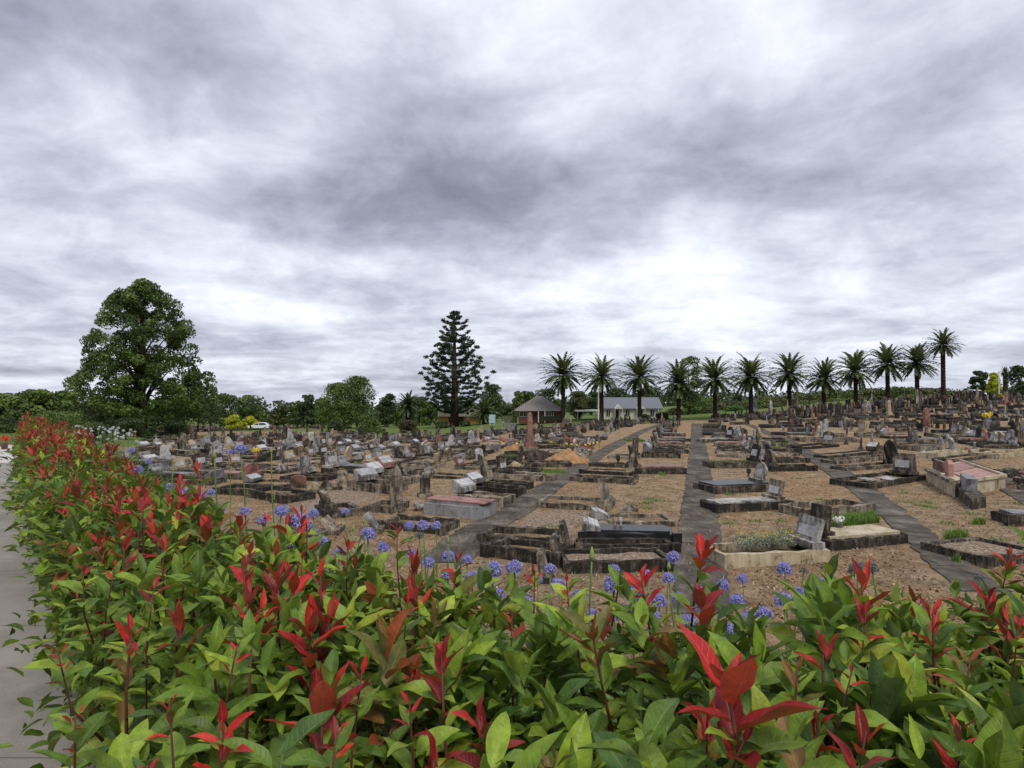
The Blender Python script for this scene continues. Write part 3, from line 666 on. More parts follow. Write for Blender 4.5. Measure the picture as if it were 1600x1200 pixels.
def araucaria():
    g = col_at(710, 122); Y = g.y; k = Y / F; H = at(710, 487, Y).z - g.z; root = tag(empty('araucaria_tree', g), 'tall dark araucaria pine with tiered branches in front of the orange outbuilding', 'tree')
    prof = [(490, 6), (505, 17), (522, 20), (540, 30), (560, 42), (590, 50), (612, 53), (626, 46), (640, 34)]
    tb = MB(); tb.tube([(0, 0, -.4), (0, 0, H * .2), (0, 0, H * .6), (0, 0, H * .98)], [1.0, .72, .42, .08], 9)
    V = []; C = []; Rr = []; y = 637.0; lv = 0
    while y > 489:
        hw = np.interp(y, [p[0] for p in prof], [p[1] for p in prof]) * k; z = (661 - y) / 174 * H; nb = 6 if y > 530 else 5
        for i in range(nb):
            a = i * 6.283 / nb + lv * .7 + rng.normal(0, .2); ln = hw * rng.uniform(.65, 1.22); pts_ = []
            for j in range(7):
                f = j / 6; pts_.append((ln * f * math.cos(a), ln * f * math.sin(a), z + (-.10 * math.sin(f * 3.14) + .22 * f ** 3) * ln - .02 * ln))
            tb.tube(pts_[::2], [.09, .06, .045, .03], 5)
            for j in range(2 if ln > 2 else 1, 7):
                for q in range(2):
                    c = pts_[j]; s = rng.uniform(-1, 1) * ln * .10 * j / 4; C.append((c[0] - math.sin(a) * s, c[1] + math.cos(a) * s, c[2] + rng.uniform(.0, .25))); Rr.append((.26 + .34 * (j / 6)) * (1.0 if y > 530 else .75))
        y -= rng.uniform(6.5, 9.5); lv += 1
    for q in range(16): C.append((rng.normal(0, .35), rng.normal(0, .35), H - rng.uniform(0, .9))); Rr.append(.6)
    crown('crown', C, Rr, 28, .20, M_F7, root, flat=.6, shell=.2, up=.3); tb.build('trunk', M_BARK, root, True)

def frond_verts(a, el, ln, dr, nl=26):
    "one feather frond: rachis strip and leaflets"
    V = []; h = Vector((math.cos(a), math.sin(a), 0)); s = Vector((-math.sin(a), math.cos(a), 0)); p = Vector((0, 0, 0)); ang = el; pts_ = [p.copy()]; tn = []
    for i in range(nl):
        d = h * math.cos(ang) + Vector((0, 0, math.sin(ang))); tn.append(d); p = p + d * (ln / nl); pts_.append(p.copy()); ang -= dr / nl * (0.5 + 1.1 * i / nl)
    for i in range(0, nl):
        w_ = .035; q0, q1 = pts_[i], pts_[i + 1]; V += [q0 - s * w_, q0 + s * w_, q1 + s * w_ * .8, q1 - s * w_ * .8]
        if i < 3: continue
        f = i / nl; ll = ln * .105 * math.sin(3.14 * (f * .86 + .12)) ** .6; up = tn[i].cross(s) * -1
        for sg in (-1, 1):
            dd = (s * sg * .85 + tn[i] * .55 + Vector((0, 0, 1)) * rng.uniform(-.15, .35)).normalized(); b = q0; ww = tn[i] * .10
            V += [b - ww, b + ww, b + dd * ll + ww * .3 + Vector((0, 0, -.12 * ll)), b + dd * ll - ww * .3 + Vector((0, 0, -.12 * ll))]
    return V
PALMS = []
def palm_proto(Rc=3.6, seed=0, nf=92):
    V = []; rn = []
    for i in range(nf):
        f = (i + .5) / nf; a = i * 2.4 + rng.normal(0, .1); el = 1.48 - 2.15 * f ** .92 + rng.normal(0, .08); ln = Rc * (1.02 if f < .75 else .92) * rng.uniform(.86, 1.12)
        v = frond_verts(a, el, ln, rng.uniform(.75, 1.15) if f < .6 else .6); V += v; rn += [rng.random() * .5 + (.5 if f < .35 else .12)] * len(v)  # upper fronds toned lighter as if lit, lower ones darker as if shaded
    V = np.array([tuple(v) for v in V]); return V, np.array(rn)
def palm(px, by, top, wpx, label, var, Y=None, group='date palms in a row across the cemetery', lean=0.0):
    if Y is None: Y = 94.0
    b = col_at(px, Y); 
    if by is not None: b.z = at(px, by, Y).z
    Rc = wpx / 2 / F * Y * 1.28; H = at(px, top, Y).z - b.z; trunkH = H - Rc * .97
    root = tag(empty('date_palm', b), label, 'palm tree', group)
    if len(PALMS) <= var:
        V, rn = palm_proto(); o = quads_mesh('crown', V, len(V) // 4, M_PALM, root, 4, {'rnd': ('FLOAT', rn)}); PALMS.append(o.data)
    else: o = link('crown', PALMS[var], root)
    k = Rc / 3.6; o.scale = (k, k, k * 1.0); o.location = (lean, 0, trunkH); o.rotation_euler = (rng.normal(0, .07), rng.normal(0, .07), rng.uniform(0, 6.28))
    tb = MB(); pr = [(.44, -1.2), (.42, 0), (.33, .5), (.30, trunkH * .5), (.31, trunkH - .8), (.5, trunkH - .25), (.28, trunkH + .3)]
    prof = []
    for (r0, z0), (r1, z1) in zip(pr[:-1], pr[1:]):
        m = max(1, int((z1 - z0) / .22))
        for j in range(m): f = j / m; prof.append(((r0 * (1 - f) + r1 * f) * (1 + (.07 if j % 2 else -.03)), z0 * (1 - f) + z1 * f))
    tb.lathe([(r * Y / 94, z) for r, z in prof], n=12).build('trunk', M_PBARK, root)
    return root
def bush(px, by, top, wpx, Y, label, mat, name='shrub', shape='dome', per=110, nb=26, lsz=None, group=None, cat='shrub', flowers=None):
    root = tree(px, top, wpx, Y, label, mat, nb=nb, per=per, shape=shape, bare=.04, cat=cat, name=name, trunk=False, lsz=lsz, group=group)
    tb = MB(); 
    tb.tube([(0, 0, -.2), (.02, 0, .4)], [.05, .03], 5)
    tb.build('stem', M_BARK, root); return root
def grass_blades(poly_fn, n, h, name, label=None, cat=None, kind=None, mat=None, parent=None, w=.004, group=None, bend=.4):
    P = np.array([poly_fn() for _ in range(n)]); a = rng.uniform(0, 6.28, n); hh = h * rng.uniform(.5, 1.2, n); d = np.stack([np.cos(a), np.sin(a), np.zeros(n)], 1); s = np.stack([-np.sin(a), np.cos(a), np.zeros(n)], 1)
    o = P.mean(0); P = P - o
    m = P + d * (hh * bend * .35)[:, None] + np.array([0, 0, 1]) * (hh * .6)[:, None]; t_ = P + d * (hh * bend)[:, None] + np.array([0, 0, 1]) * hh[:, None]
    V = np.stack([P - s * w, P + s * w, m + s * w * .8, m - s * w * .8, m - s * w * .8, m + s * w * .8, t_ + s * w * .1, t_ - s * w * .1], 1).reshape(-1, 3)
    ob = quads_mesh(name, V, len(V) // 4, mat or M_GRASS, parent, 4, {'rnd': ('FLOAT', np.repeat(rng.random(n), 8))}); ob.location = o
    return tag(ob, label, cat, group, kind)
# ---------------------------------------------------------------- ground
def inpoly(x, y, poly):
    r = np.zeros(np.shape(x), bool); n = len(poly); j = n - 1
    for i in range(n):
        xi, yi = poly[i]; xj, yj = poly[j]
        c = ((yi > y) != (yj > y)) & (x < (xj - xi) * (y - yi) / (yj - yi + 1e-12) + xi); r ^= c; j = i
    return r
def wpoly(pp): return [tuple(G(*p)[:2]) for p in pp]
LAWNS = [([(560, 684), (640, 682), (700, 679), (790, 671), (900, 664), (1000, 660), (1060, 657), (1180, 653), (1180, 638), (600, 645), (540, 668)], 1.0),
         ([(180, 700), (260, 693), (345, 690), (330, 678), (160, 678)], .75), ([(330, 690), (560, 684), (560, 662), (330, 668)], .42),
         ([(985, 661), (1050, 663), (1052, 658), (990, 657)], .8)]
def build_ground():
    def axis(a, b, fine, lo, hi, g=1.06):
        v = list(np.arange(a, b, fine)); s = fine; x = b
        while x < hi: v.append(x); s *= g; x += s
        s = fine; x = a
        while x > lo: s *= g; x -= s; v.append(x)
        return np.array(sorted(v))
    xs = axis(-16, 22, .3, -1500, 1500); ys = axis(-3, 32, .3, -60, 2500)
    X, Y = np.meshgrid(xs, ys, indexing='ij'); Z = zg(X, Y); d = bank_dist(X, Y)
    gr = np.where((Y > 110) | ((Y > 96) & (X > 20)), .62, 0.0) + np.where((d < .8) & (Y > 15), 1.0, 0) 
    for poly, v in LAWNS:
        gr = np.maximum(gr, np.where(inpoly(X, Y, wpoly(poly)), v, 0))
    pat = np.sin(X * .9 + 1.3 * np.sin(Y * .4)) * np.sin(Y * .55 + 2 * np.sin(X * .23)) * .5 + .5
    gr = np.clip(np.maximum(gr, .38 * ((d > 0) & (d < 5.5))), 0, 1); gr = np.maximum(gr, .26 * pat ** 3)
    nx, ny = len(xs), len(ys); idx = np.arange(nx * ny).reshape(nx, ny)
    Fc = np.stack([idx[:-1, :-1], idx[1:, :-1], idx[1:, 1:], idx[:-1, 1:]], -1).reshape(-1, 4)
    V = np.stack([X, Y, Z], -1).reshape(-1, 3)
    o = quads_mesh('ground', V, len(Fc), M_GROUND, None, 4, {'grass': ('FLOAT', gr.ravel())}, True, Fc); tag(o, 'dry brown mulch ground with patches of lawn', None, None, 'structure')
def resample(pts, n):
    pts = [Vector(p) for p in pts]; s = [0]
    for a, b in zip(pts[:-1], pts[1:]): s.append(s[-1] + (b - a).length)
    out = []
    for k in range(n):
        t_ = s[-1] * k / (n - 1); i = max(j for j in range(len(s)) if s[j] <= t_ + 1e-9); i = min(i, len(pts) - 2); f = (t_ - s[i]) / max(1e-9, s[i + 1] - s[i]); out.append(pts[i].lerp(pts[i + 1], f))
    return out
PATHC = []
def path(lp, rp, slab=1.6):
    l = [G(*p) for p in lp]; r = [G(*p) for p in rp]; ln = sum((b - a).length for a, b in zip(l[:-1], l[1:])); n = max(3, int(ln / slab)) + 1
    l = resample(l, n); r = resample(r, n); m = MB()
    for i in range(n - 1):
        g = .008; a, b, c, d = l[i].lerp(l[i + 1], g), r[i].lerp(r[i + 1], g), r[i].lerp(r[i + 1], 1 - g), l[i].lerp(l[i + 1], 1 - g); h = .022 + rng.uniform(0, .014)
        q = [a, b, c, d]; vs = []
        nsub = 6; top = []
        for j in range(nsub + 1):
            f = j / nsub; e1 = a.lerp(d, f); e2 = b.lerp(c, f); w_ = rng.normal(0, .03); w2 = rng.normal(0, .03); dr = (e2 - e1).normalized(); e1 = e1 + dr * w_; e2 = e2 + dr * w2
            for e_ in (e1, e2):
                z = zg1(e_.x, e_.y); vs += [(e_.x, e_.y, z + h), (e_.x, e_.y, z - .05)]
            PATHC.append(((e1.x + e2.x) / 2, (e1.y + e2.y) / 2))
        fs = []
        for j in range(nsub):
            k = j * 4; fs += [(k, k + 2, k + 6, k + 4), (k + 1, k, k + 4, k + 5), (k + 2, k + 3, k + 7, k + 6)]
        fs += [(1, 3, 2, 0), (nsub * 4, nsub * 4 + 2, nsub * 4 + 3, nsub * 4 + 1)]
        m.add(vs, fs)
    o = m.build('path', M_PATH); o['kind'] = 'structure'; return o
def sheet(px_poly, mat, name, label, z=.012, n=34, kind='stuff', jag=.06):
    "thin sheet following the ground over a pixel outline given on the ground"
    W_ = [G(*p) for p in px_poly]; pts = resample(W_ + [W_[0]], n + 1)[:-1]; c = sum(pts, Vector()) / len(pts); vs = []; 
    for r_ in (1.0, .66, .33):
        for p in pts:
            q = c.lerp(p, r_); 
            if r_ == 1.0: q = q + Vector((rng.normal(0, jag), rng.normal(0, jag), 0))
            vs.append((q.x, q.y, zg1(q.x, q.y) + (z if r_ < 1 else .002)))
    vs.append((c.x, c.y, zg1(c.x, c.y) + z)); k = len(pts); fs = []
    for r_ in range(2): fs += [(r_ * k + i, r_ * k + (i + 1) % k, (r_ + 1) * k + (i + 1) % k, (r_ + 1) * k + i) for i in range(k)]
    fs += [(2 * k + i, 2 * k + (i + 1) % k, 3 * k) for i in range(k)]
    return tag(MB().add(vs, fs).build(name, mat, None, True), label, None, None, kind)
def footpath():
    m = MB(); Ys = [-2.5, -1.2, .2, 1.4, 2.92, 4.57, 5.98, 7.4, 8.9, 10.4, 12, 13.8, 15.7]
    def right(y): return float(np.interp(y, [-2.5, .2, .45, 1, 2.9, 4.6, 7, 12, 15.7], [6, 6, 1.6, .1, -1.2, -2.5, -4.6, -9.3, -12.3]))
    for a, b in zip(Ys[:-1], Ys[1:]):
        b2 = b - .012; ra, rb = right(a), right(b2); la, lb = -.95 * abs(a) - 3.5, -.95 * abs(b2) - 3.5; h = .03
        m.add([(la, a, h), (ra, a, h), (rb, b2, h), (lb, b2, h), (la, a, -.05), (ra, a, -.05), (rb, b2, -.05), (lb, b2, -.05)], [(0, 1, 2, 3), (0, 4, 5, 1), (1, 5, 6, 2), (2, 6, 7, 3), (3, 7, 4, 0)])
    o = m.build('footpath', M_FOOT); o['kind'] = 'structure'
    m = MB(); h = .034
    P_ = [atz(-60, 723, h), atz(29, 723, h), atz(30, 695, h), atz(13, 695, h)]
    P_[0] = Vector((P_[1].x - 2.2, P_[1].y, h)); m.add([tuple(p) for p in P_] + [(p.x, p.y, -.05) for p in P_], [(0, 1, 2, 3), (0, 4, 5, 1), (1, 5, 6, 2), (2, 6, 7, 3), (3, 7, 4, 0)])
    o = m.build('footpath', M_FOOTN); o['kind'] = 'structure'

# ---------------------------------------------------------------- graves
RECTS = []
def outline(kind, w, H):
    h = w / 2
    if kind == 'square': return [(-h, 0), (h, 0), (h, H), (-h, H)]
    if kind == 'arch': return [(-h, 0), (h, 0), (h, H * .72)] + [(h * math.cos(q), H * .72 + H * .28 * math.sin(q)) for q in np.linspace(.25, math.pi - .25, 8)] + [(-h, H * .72)]
    if kind == 'pointed': return [(-h, 0), (h, 0), (h, H * .68), (h * .62, H * .85), (0, H), (-h * .62, H * .85), (-h, H * .68)]
    if kind == 'shoulder': return [(-h, 0), (h, 0), (h, H * .62), (h * .72, H * .66)] + [(h * .66 * math.cos(q), H * .70 + H * .30 * math.sin(q)) for q in np.linspace(.1, math.pi - .1, 7)] + [(-h * .72, H * .66), (-h, H * .62)]
    if kind == 'sloped': return [(-h, 0), (h, 0), (h, H * .70), (-h * .8, H)]
    return [(-h, 0), (h, 0), (h, H), (-h, H)]
SHW = {'square': 'square-topped', 'arch': 'round-topped', 'pointed': 'pointed', 'shoulder': 'shouldered', 'sloped': 'broken slanting', 'desk': 'low desk-shaped', 'cross': 'cross-topped', 'obelisk': 'tall obelisk', 'none': 'bare'}
def bev(o, w=.012):
    b = o.modifiers.new('bevel', 'BEVEL'); b.width = w; b.segments = 1; b.limit_method = 'ANGLE'; return o
def headstone(root, kind, x, z, w, H, col, tilt, side, plaque=True, detail=True, y=0.0, yaw=0.0):
    mat = STONES[col]
    if kind == 'none': return
    if kind == 'desk':
        s = -side; hb, hf = H, H * .38; d = .40; vs = [(-d / 2 * s, -w / 2, 0), (d / 2 * s, -w / 2, 0), (d / 2 * s, -w / 2, hf), (-d / 2 * s * .55, -w / 2, hb), (-d / 2 * s, -w / 2, hb)]; vs += [(a, -b, c) for a, b, c in vs]
        fs = [(0, 1, 2, 3, 4), (9, 8, 7, 6, 5)] + [(i, 5 + i, 5 + (i + 1) % 5, (i + 1) % 5) for i in range(5)]
        m = MB().add([(a + x, b + y, c + z) for a, b, c in vs], fs); o = m.build('headstone', mat, root)
        if plaque:
            p0 = Vector((d / 2 * s, 0, hf)); p1 = Vector((-d / 2 * s * .55, 0, hb)); n_ = Vector((hb - hf, 0, 0)); e_ = (p1 - p0).normalized(); nr = Vector((0, 1, 0)).cross(e_); nr = nr if nr.z > 0 else -nr
            a, b = p0 + e_ * .04, p1 - e_ * .03; hw = w / 2 - .03; q = [a + Vector((0, -hw, 0)), a + Vector((0, hw, 0)), b + Vector((0, hw, 0)), b + Vector((0, -hw, 0))]
            vs = [tuple(v + nr * .004 + Vector((x, y, z))) for v in q] + [tuple(v + nr * .022 + Vector((x, y, z))) for v in q]
            MB().add(vs, [(4, 5, 6, 7), (0, 1, 5, 4), (1, 2, 6, 5), (2, 3, 7, 6), (3, 0, 4, 7)]).build('plaque', M_PLAQT, o)
        return o
    Mx = Matrix.Translation((x, y, z)) @ Matrix.Rotation(yaw, 4, 'Z') @ Matrix.Rotation(tilt, 4, 'Y')
    m = MB(); m.box((x, y, z - .02), (.30, w + .14, .14), jit=.004)
    if kind == 'cross':
        m.box((x, y, z + .1), (.26, w * .8, H * .35), jit=.006, taper=.85); t_ = .07; hh = H * .6
        m.prism([(-.05, H * .4), (.05, H * .4), (.05, H * .4 + hh * .55), (.2, H * .4 + hh * .55), (.2, H * .4 + hh * .72), (.05, H * .4 + hh * .72), (.05, H * .4 + hh), (-.05, H * .4 + hh), (-.05, H * .4 + hh * .72), (-.2, H * .4 + hh * .72), (-.2, H * .4 + hh * .55), (-.05, H * .4 + hh * .55)], t_, Mx)
    elif kind == 'obelisk':
        m.box((x, y, z + .1), (w * .9, w * .9, H * .22), jit=.006, taper=.9); k = w * .28
        vs = [(-k, -k, H * .3), (k, -k, H * .3), (k, k, H * .3), (-k, k, H * .3), (-k * .62, -k * .62, H * .93), (k * .62, -k * .62, H * .93), (k * .62, k * .62, H * .93), (-k * .62, k * .62, H * .93), (0, 0, H)]
        m.add([tuple(Mx @ Vector(v)) for v in vs], [(3, 2, 1, 0), (0, 1, 5, 4), (1, 2, 6, 5), (2, 3, 7, 6), (3, 0, 4, 7), (4, 5, 8), (5, 6, 8), (6, 7, 8), (7, 4, 8)])
    else:
        m.prism([(a, b + .10) for a, b in outline(kind, w, H - .1)], .11 if detail else .13, Mx)
    o = m.build('headstone', mat, root)
    if plaque and kind in ('square', 'arch', 'shoulder'):
        k = w * .36; s = -side; q = [(-k, H * .3), (k, H * .3), (k, H * .66), (-k, H * .66)]; M2 = Mx @ Matrix.Translation((s * .064, 0, 0)); MB().prism(q, .016, M2).build('plaque', M_PLAQT, o)
    return o
t = NT('lettered_plaque'); p = t.pos(); tcn = t.n('ShaderNodeTexCoord'); mp = t.n('ShaderNodeMapping'); t.l(tcn.outputs['Object'], mp.inputs[0]); sp2 = t.n('ShaderNodeSeparateXYZ'); t.l(mp.outputs[0], sp2.inputs[0])
ln_ = t.m_('SINE', t.m_('MULTIPLY', t.m_('ADD', sp2.outputs[2], t.m_('MULTIPLY', sp2.outputs[0], .8)), 150.0)); ch = t.noise(t.pos((60, 60, 60)), 1.0, 2, .6); mk = t.m_('MULTIPLY', t.m_('GREATER_THAN', ln_, .35), t.m_('GREATER_THAN', ch, .5))
bs = t.ramp(t.noise(p, 5, 5, .6), [(.3, (.26, .255, .26)), (.6, (.52, .515, .52))]); M_PLAQT = t.fin(t.mix(t.m_('MULTIPLY', mk, .65), bs, (.06, .06, .06)), .4, .5)
def kerbs(root, Ln, W, h, col, jit=.012, box=False, base=True):
    t_ = .115; h = h * .88; m = MB(); seg = max(4, int(Ln / .22)); mat = STONES[col]
    for s in (-1, 1):
        m.box((0, s * (W / 2 - t_ / 2), -.08), (Ln, t_, h + .08 + rng.normal(0, .01)), jit=jit, seg=seg)
        m.box((s * (Ln / 2 - t_ / 2 ), 0, -.08), (t_ * .99, W - 2 * t_ + .01, h + .075), jit=jit * .5)
    if base:
        for s in (-1, 1): m.box((s * (Ln / 2 + .01), -(W / 2 - .02), -.05), (.2, .2, h + .09), jit=.008)
    return m.build('kerb', mat, root)
def grave_parts(root, Ln, W, h, kcol, inf, scol, kind, side, sh, tilt, detail=True, plaque=True, sw=None, jit=.012):
    kerbs(root, Ln, W, h, kcol, jit, base=detail and rng.random() < .5)
    iw, il = W - .27, Ln - .27
    if inf == 'dirt': m = MB().box((0, 0, 0), (il, iw, h * .35), jit=.01, seg=6); m.build('soil_infill', M_GROUND, root)
    elif inf == 'gravel': MB().box((0, 0, 0), (il, iw, h * .62), jit=.012, seg=8).build('gravel_infill', M_GRAV, root)
    elif inf == 'grass':
        MB().box((0, 0, 0), (il, iw, h * .5), jit=.01, seg=5).build('soil_infill', M_SOIL, root)
        g_ = grass_blades(lambda: (rng.uniform(-il / 2, il / 2), rng.uniform(-iw / 2, iw / 2), h * .5), int(900 * il * iw), .16, 'turf_infill', w=.006); g_.parent = root; KIDS.setdefault(root.name, []).append(g_)
    elif inf.startswith('slab'):
        MB().box((0, 0, 0), (il + .02, iw + .02, h + .02), jit=.003, seg=3).build('slab', STONES[inf.split(':')[1]], root)
    elif inf == 'broken':
        m = MB()
        for (a, b, c) in ((-.55, .1, .04), (.6, -.08, -.06)):
            m.add([(a - .45, b - .28, h * .5), (a + .4, b - .22, h * .5), (a + .3, b + .3, h * .6), (a - .4, b + .26, h * .6), (a - .45, b - .28, h * .58 + c), (a + .4, b - .22, h * .62), (a + .3, b + .3, h * .7), (a - .4, b + .26, h * .72 + c)], [(4, 5, 6, 7), (0, 1, 5, 4), (1, 2, 6, 5), (2, 3, 7, 6), (3, 0, 4, 7), (3, 2, 1, 0)])
        m.build('slab', M_WHITE, root); MB().box((0, 0, 0), (il, iw, h * .3), jit=.01, seg=6).build('soil_infill', M_GROUND, root)
    if kind != 'none':
        headstone(root, kind, side * (Ln / 2 - .22), h if kind == 'desk' else h - .02, sw or min(W * .72, .8), sh, scol, tilt, side, plaque, detail)
NG = [0]
def hg(x1, y1, x2, y2, W, h, kcol, inf, scol, kind, side, sh, tilt, label, sw=None, jit=.014, cat='grave', name='grave', plaque=True):
    "grave from the pixels where its nearest long kerb meets the ground"
    a, b = G(x1, y1), G(x2, y2); d = Vector((b.x - a.x, b.y - a.y, 0)); Ln = d.length; ang = math.atan2(d.y, d.x); nrm = Vector((-math.sin(ang), math.cos(ang), 0)); c = (a + b) / 2 + nrm * W / 2
    root = empty(name, (c.x, c.y, zg1(c.x, c.y)), ang); USED[label] = 1
    tag(root, label, cat, 'kerbed graves in the near rows' if name == 'grave' else None)
    grave_parts(root, Ln, W, h, kcol, inf, scol, kind, {'L': -1, 'R': 1}.get(side, 1), sh, R(tilt), True, plaque, sw, jit)
    for f in np.linspace(-.5, .5, 4): RECTS.append((c.x + d.x * f, c.y + d.y * f))
    if W > 1.5: RECTS.extend([(c.x + d.x * f + nrm.x * q, c.y + d.y * f + nrm.y * q) for f in (-.4, 0, .4) for q in (-W / 3, W / 3)])
    NG[0] += 1; return root
def stand(px, py, hpx, wpx, kind, col, yaw, tilt, label, cat='headstone', depth=.12, name='headstone', base=True, plaque=False):
    "free-standing stone from its foot pixel and pixel size"
    g = G(px, py); k = g.y / F; H = hpx * k; w_ = wpx * k; root = empty(name, g, yaw); USED[label] = 1; tag(root, label, cat); m = MB()
    Mx = Matrix.Rotation(tilt, 4, 'Y')
    if base: m.box((0, 0, -.05), (depth + .16, w_ + .16, .17), jit=.008); m.build('base', M_CON, root); m = MB()
    if kind == 'obelisk':
        s = w_ / 2; m.add([tuple(Mx @ Vector(v)) for v in [(-s, -s, .1), (s, -s, .1), (s, s, .1), (-s, s, .1), (-s * .6, -s * .6, H * .93), (s * .6, -s * .6, H * .93), (s * .6, s * .6, H * .93), (-s * .6, s * .6, H * .93), (0, 0, H)]], [(3, 2, 1, 0), (0, 1, 5, 4), (1, 2, 6, 5), (2, 3, 7, 6), (3, 0, 4, 7), (4, 5, 8), (5, 6, 8), (6, 7, 8), (7, 4, 8)])
    else: m.prism([(a, b + .08) for a, b in outline(kind, w_, H - .08)], depth, Mx)
    o = m.build('tablet', STONES[col], root); bev(o, .014)
    if plaque: MB().prism([(-w_ * .36, H * .3), (w_ * .36, H * .3), (w_ * .36, H * .8), (-w_ * .36, H * .8)], .02, Mx @ Matrix.Translation((-depth / 2 - .008, 0, 0))).build('plaque', M_PLAQT, o)
    RECTS.append((g.x, g.y)); return root

ORD = ['', 'first', 'second', 'third', 'fourth', 'fifth', 'sixth', 'seventh', 'eighth', 'ninth', 'tenth', 'eleventh', 'twelfth', 'thirteenth', 'fourteenth', 'fifteenth', 'sixteenth', 'seventeenth', 'eighteenth', 'nineteenth', 'twentieth', 'twenty-first', 'twenty-second', 'twenty-third', 'twenty-fourth', 'twenty-fifth', 'twenty-sixth', 'twenty-seventh', 'twenty-eighth', 'twenty-ninth', 'thirtieth']
ORD += ['thirty-' + x for x in ORD[1:10]] + ['fortieth'] + ['forty-' + x for x in ORD[1:10]] + ['fiftieth'] + ['fifty-' + x for x in ORD[1:10]]
PROTO = {}
KINDS = [  # kerb, infill, stone colour, shape, height, weight
    ('con', 'dirt', 'con', 'arch', .85, 3), ('dark', 'dirt', 'dark', 'pointed', .9, 3), ('con', 'slab:con', 'tan', 'square', .6, 3), ('dark', 'gravel', 'plaq', 'desk', .38, 5), ('con', 'dirt', 'grey', 'desk', .42, 4),
    ('con', 'grass', 'tan', 'shoulder', .8, 1), ('dark', 'slab:dark', 'dark', 'sloped', .7, 2), ('con', 'slab:red', 'red', 'arch', .6, .8), ('dark', 'dirt', 'white', 'cross', .95, 1), ('dark', 'dirt', 'con', 'none', 0, 4),
    ('con', 'slab:grey', 'grey', 'square', .6, 2), ('con', 'dirt', 'brn', 'square', .7, 2), ('tan', 'gravel', 'tan', 'arch', .8, 2), ('dark', 'dirt', 'white', 'arch', .8, 1.3), ('con', 'dirt', 'con', 'obelisk', 1.35, .5), ('dark', 'slab:con', 'plaq', 'square', .62, 3), ('con', 'dirt', 'plaq', 'obelisk', 1.3, .5)]
KW = np.array([k[5] for k in KINDS], float); KW /= KW.sum()
INFW = {'dirt': 'earth-filled', 'gravel': 'gravel-filled', 'grass': 'grassy', 'slab': 'slab-covered'}
def auto_grave(c, ang, ki, side, label, group):
    key = (ki, side)
    if key not in PROTO:
        root = empty('grave'); kc, inf, sc, kd, sh, _ = KINDS[ki]; grave_parts(root, 2.05, .98, rng.uniform(.20, .32), kc, inf, sc, kd, side, sh, side * R(rng.uniform(2, 14)), False, True, None, .018); PROTO[key] = root
    else: root = copy_tree(PROTO[key])
    root.location = c; root.rotation_euler = (rng.normal(0, .025), rng.normal(0, .02), ang + rng.normal(0, .035)); k = rng.uniform(.9, 1.1); root.scale = (rng.uniform(.92, 1.08), rng.uniform(.85, 1.12), rng.uniform(.55, .95) if 'left field' in group else rng.uniform(.8, 1.25))
    tag(root, label, 'grave', group); return root
CA = G(1092, 880); CB = G(1092, 690)
u_ = Vector((CB.x - CA.x, CB.y - CA.y, 0)).normalized(); v_ = Vector((u_.y, -u_.x, 0))
ANG = math.atan2(v_.y, v_.x)
def uv(s, t_):
    p = CA + u_ * s + v_ * t_; return Vector((p.x, p.y, zg1(p.x, p.y)))
def free(p, r=1.15):
    for (x, y) in RECTS:
        if (x - p.x) ** 2 + (y - p.y) ** 2 < r * r: return False
    return True
def on_path(p, r=1.35):
    for (x, y) in PATHC:
        if (x - p.x) ** 2 + (y - p.y) ** 2 < r * r: return True
    return False
# ================================================================ build the place
LM += [(1102, 835, 'the tallest red shoot'), (325, 805, 'the big red V-shaped shoot'), (618, 822, 'the lone bright red shoot'), (543, 842, 'the short double red shoot'), (1578, 855, 'the rightmost red shoot'), (1003, 888, 'the curled red shoot'), (835, 900, 'the small red shoot below the plaques'), (1350, 925, 'the fading dark agapanthus pair'), (222, 600, 'the tallest tree'), (710, 640, 'the tiered pine'), (826, 690, 'the red-brown obelisk'), (618, 780, 'the tall pointed monument'), (715, 797, 'the red-topped tomb'), (985, 840, 'the black slab tomb'),
       (1215, 868, 'the silver flower bed'), (1360, 848, 'the white-slab grave'), (1390, 752, 'the broken white slabs'), (1500, 740, 'the red twin slabs'), (1400, 710, 'the leaning dark stones'), (1524, 775, 'the small grey block'),
       (888, 712, 'the dirt mound'), (850, 820, 'the gravel plot'), (405, 670, 'the white car'), (380, 664, 'the yellow bushes'), (575, 668, 'the frangipani'), (637, 668, 'the brown bush'),
       (990, 650, 'the white cottage'), (850, 650, 'the brick house'), (715, 652, 'the orange outbuilding'), (1335, 815, 'the bright grass mat'), (462, 755, 'the brown stump-shaped headstone'), (1485, 650, 'the lone tall palm'), (1553, 610, 'the yellow-green conifer')]
build_ground(); footpath()
path([(655, 880), (700, 838), (751, 811), (782, 796), (837, 762), (895, 727), (950, 695), (1007, 670), (1040, 659)], [(735, 880), (779, 830), (837, 796), (889, 753), (950, 709), (1000, 680), (1028, 667), (1052, 660)])
path([(1050, 960), (1052, 900), (1064, 803), (1069, 772), (1077, 710), (1080, 680), (1081, 662)], [(1146, 960), (1137, 915), (1121, 803), (1112, 750), (1105, 704), (1100, 680), (1096, 662)])
path([(1500, 925), (1470, 900), (1420, 850), (1365, 797), (1320, 760), (1275, 728), (1237, 700), (1200, 680), (1165, 664)], [(1575, 925), (1530, 893), (1462, 838), (1415, 800), (1360, 758), (1290, 715), (1242, 690), (1210, 677), (1176, 664)])
path([(1680, 838), (1570, 770), (1500, 735), (1440, 708), (1395, 688)], [(1700, 805), (1610, 755), (1520, 722), (1460, 702), (1410, 686)])
sheet([(795, 826), (838, 797), (935, 799), (905, 812), (893, 835), (866, 850), (820, 836)], M_GRAV, 'gravel', 'pale gravel plot beside the diagonal path')
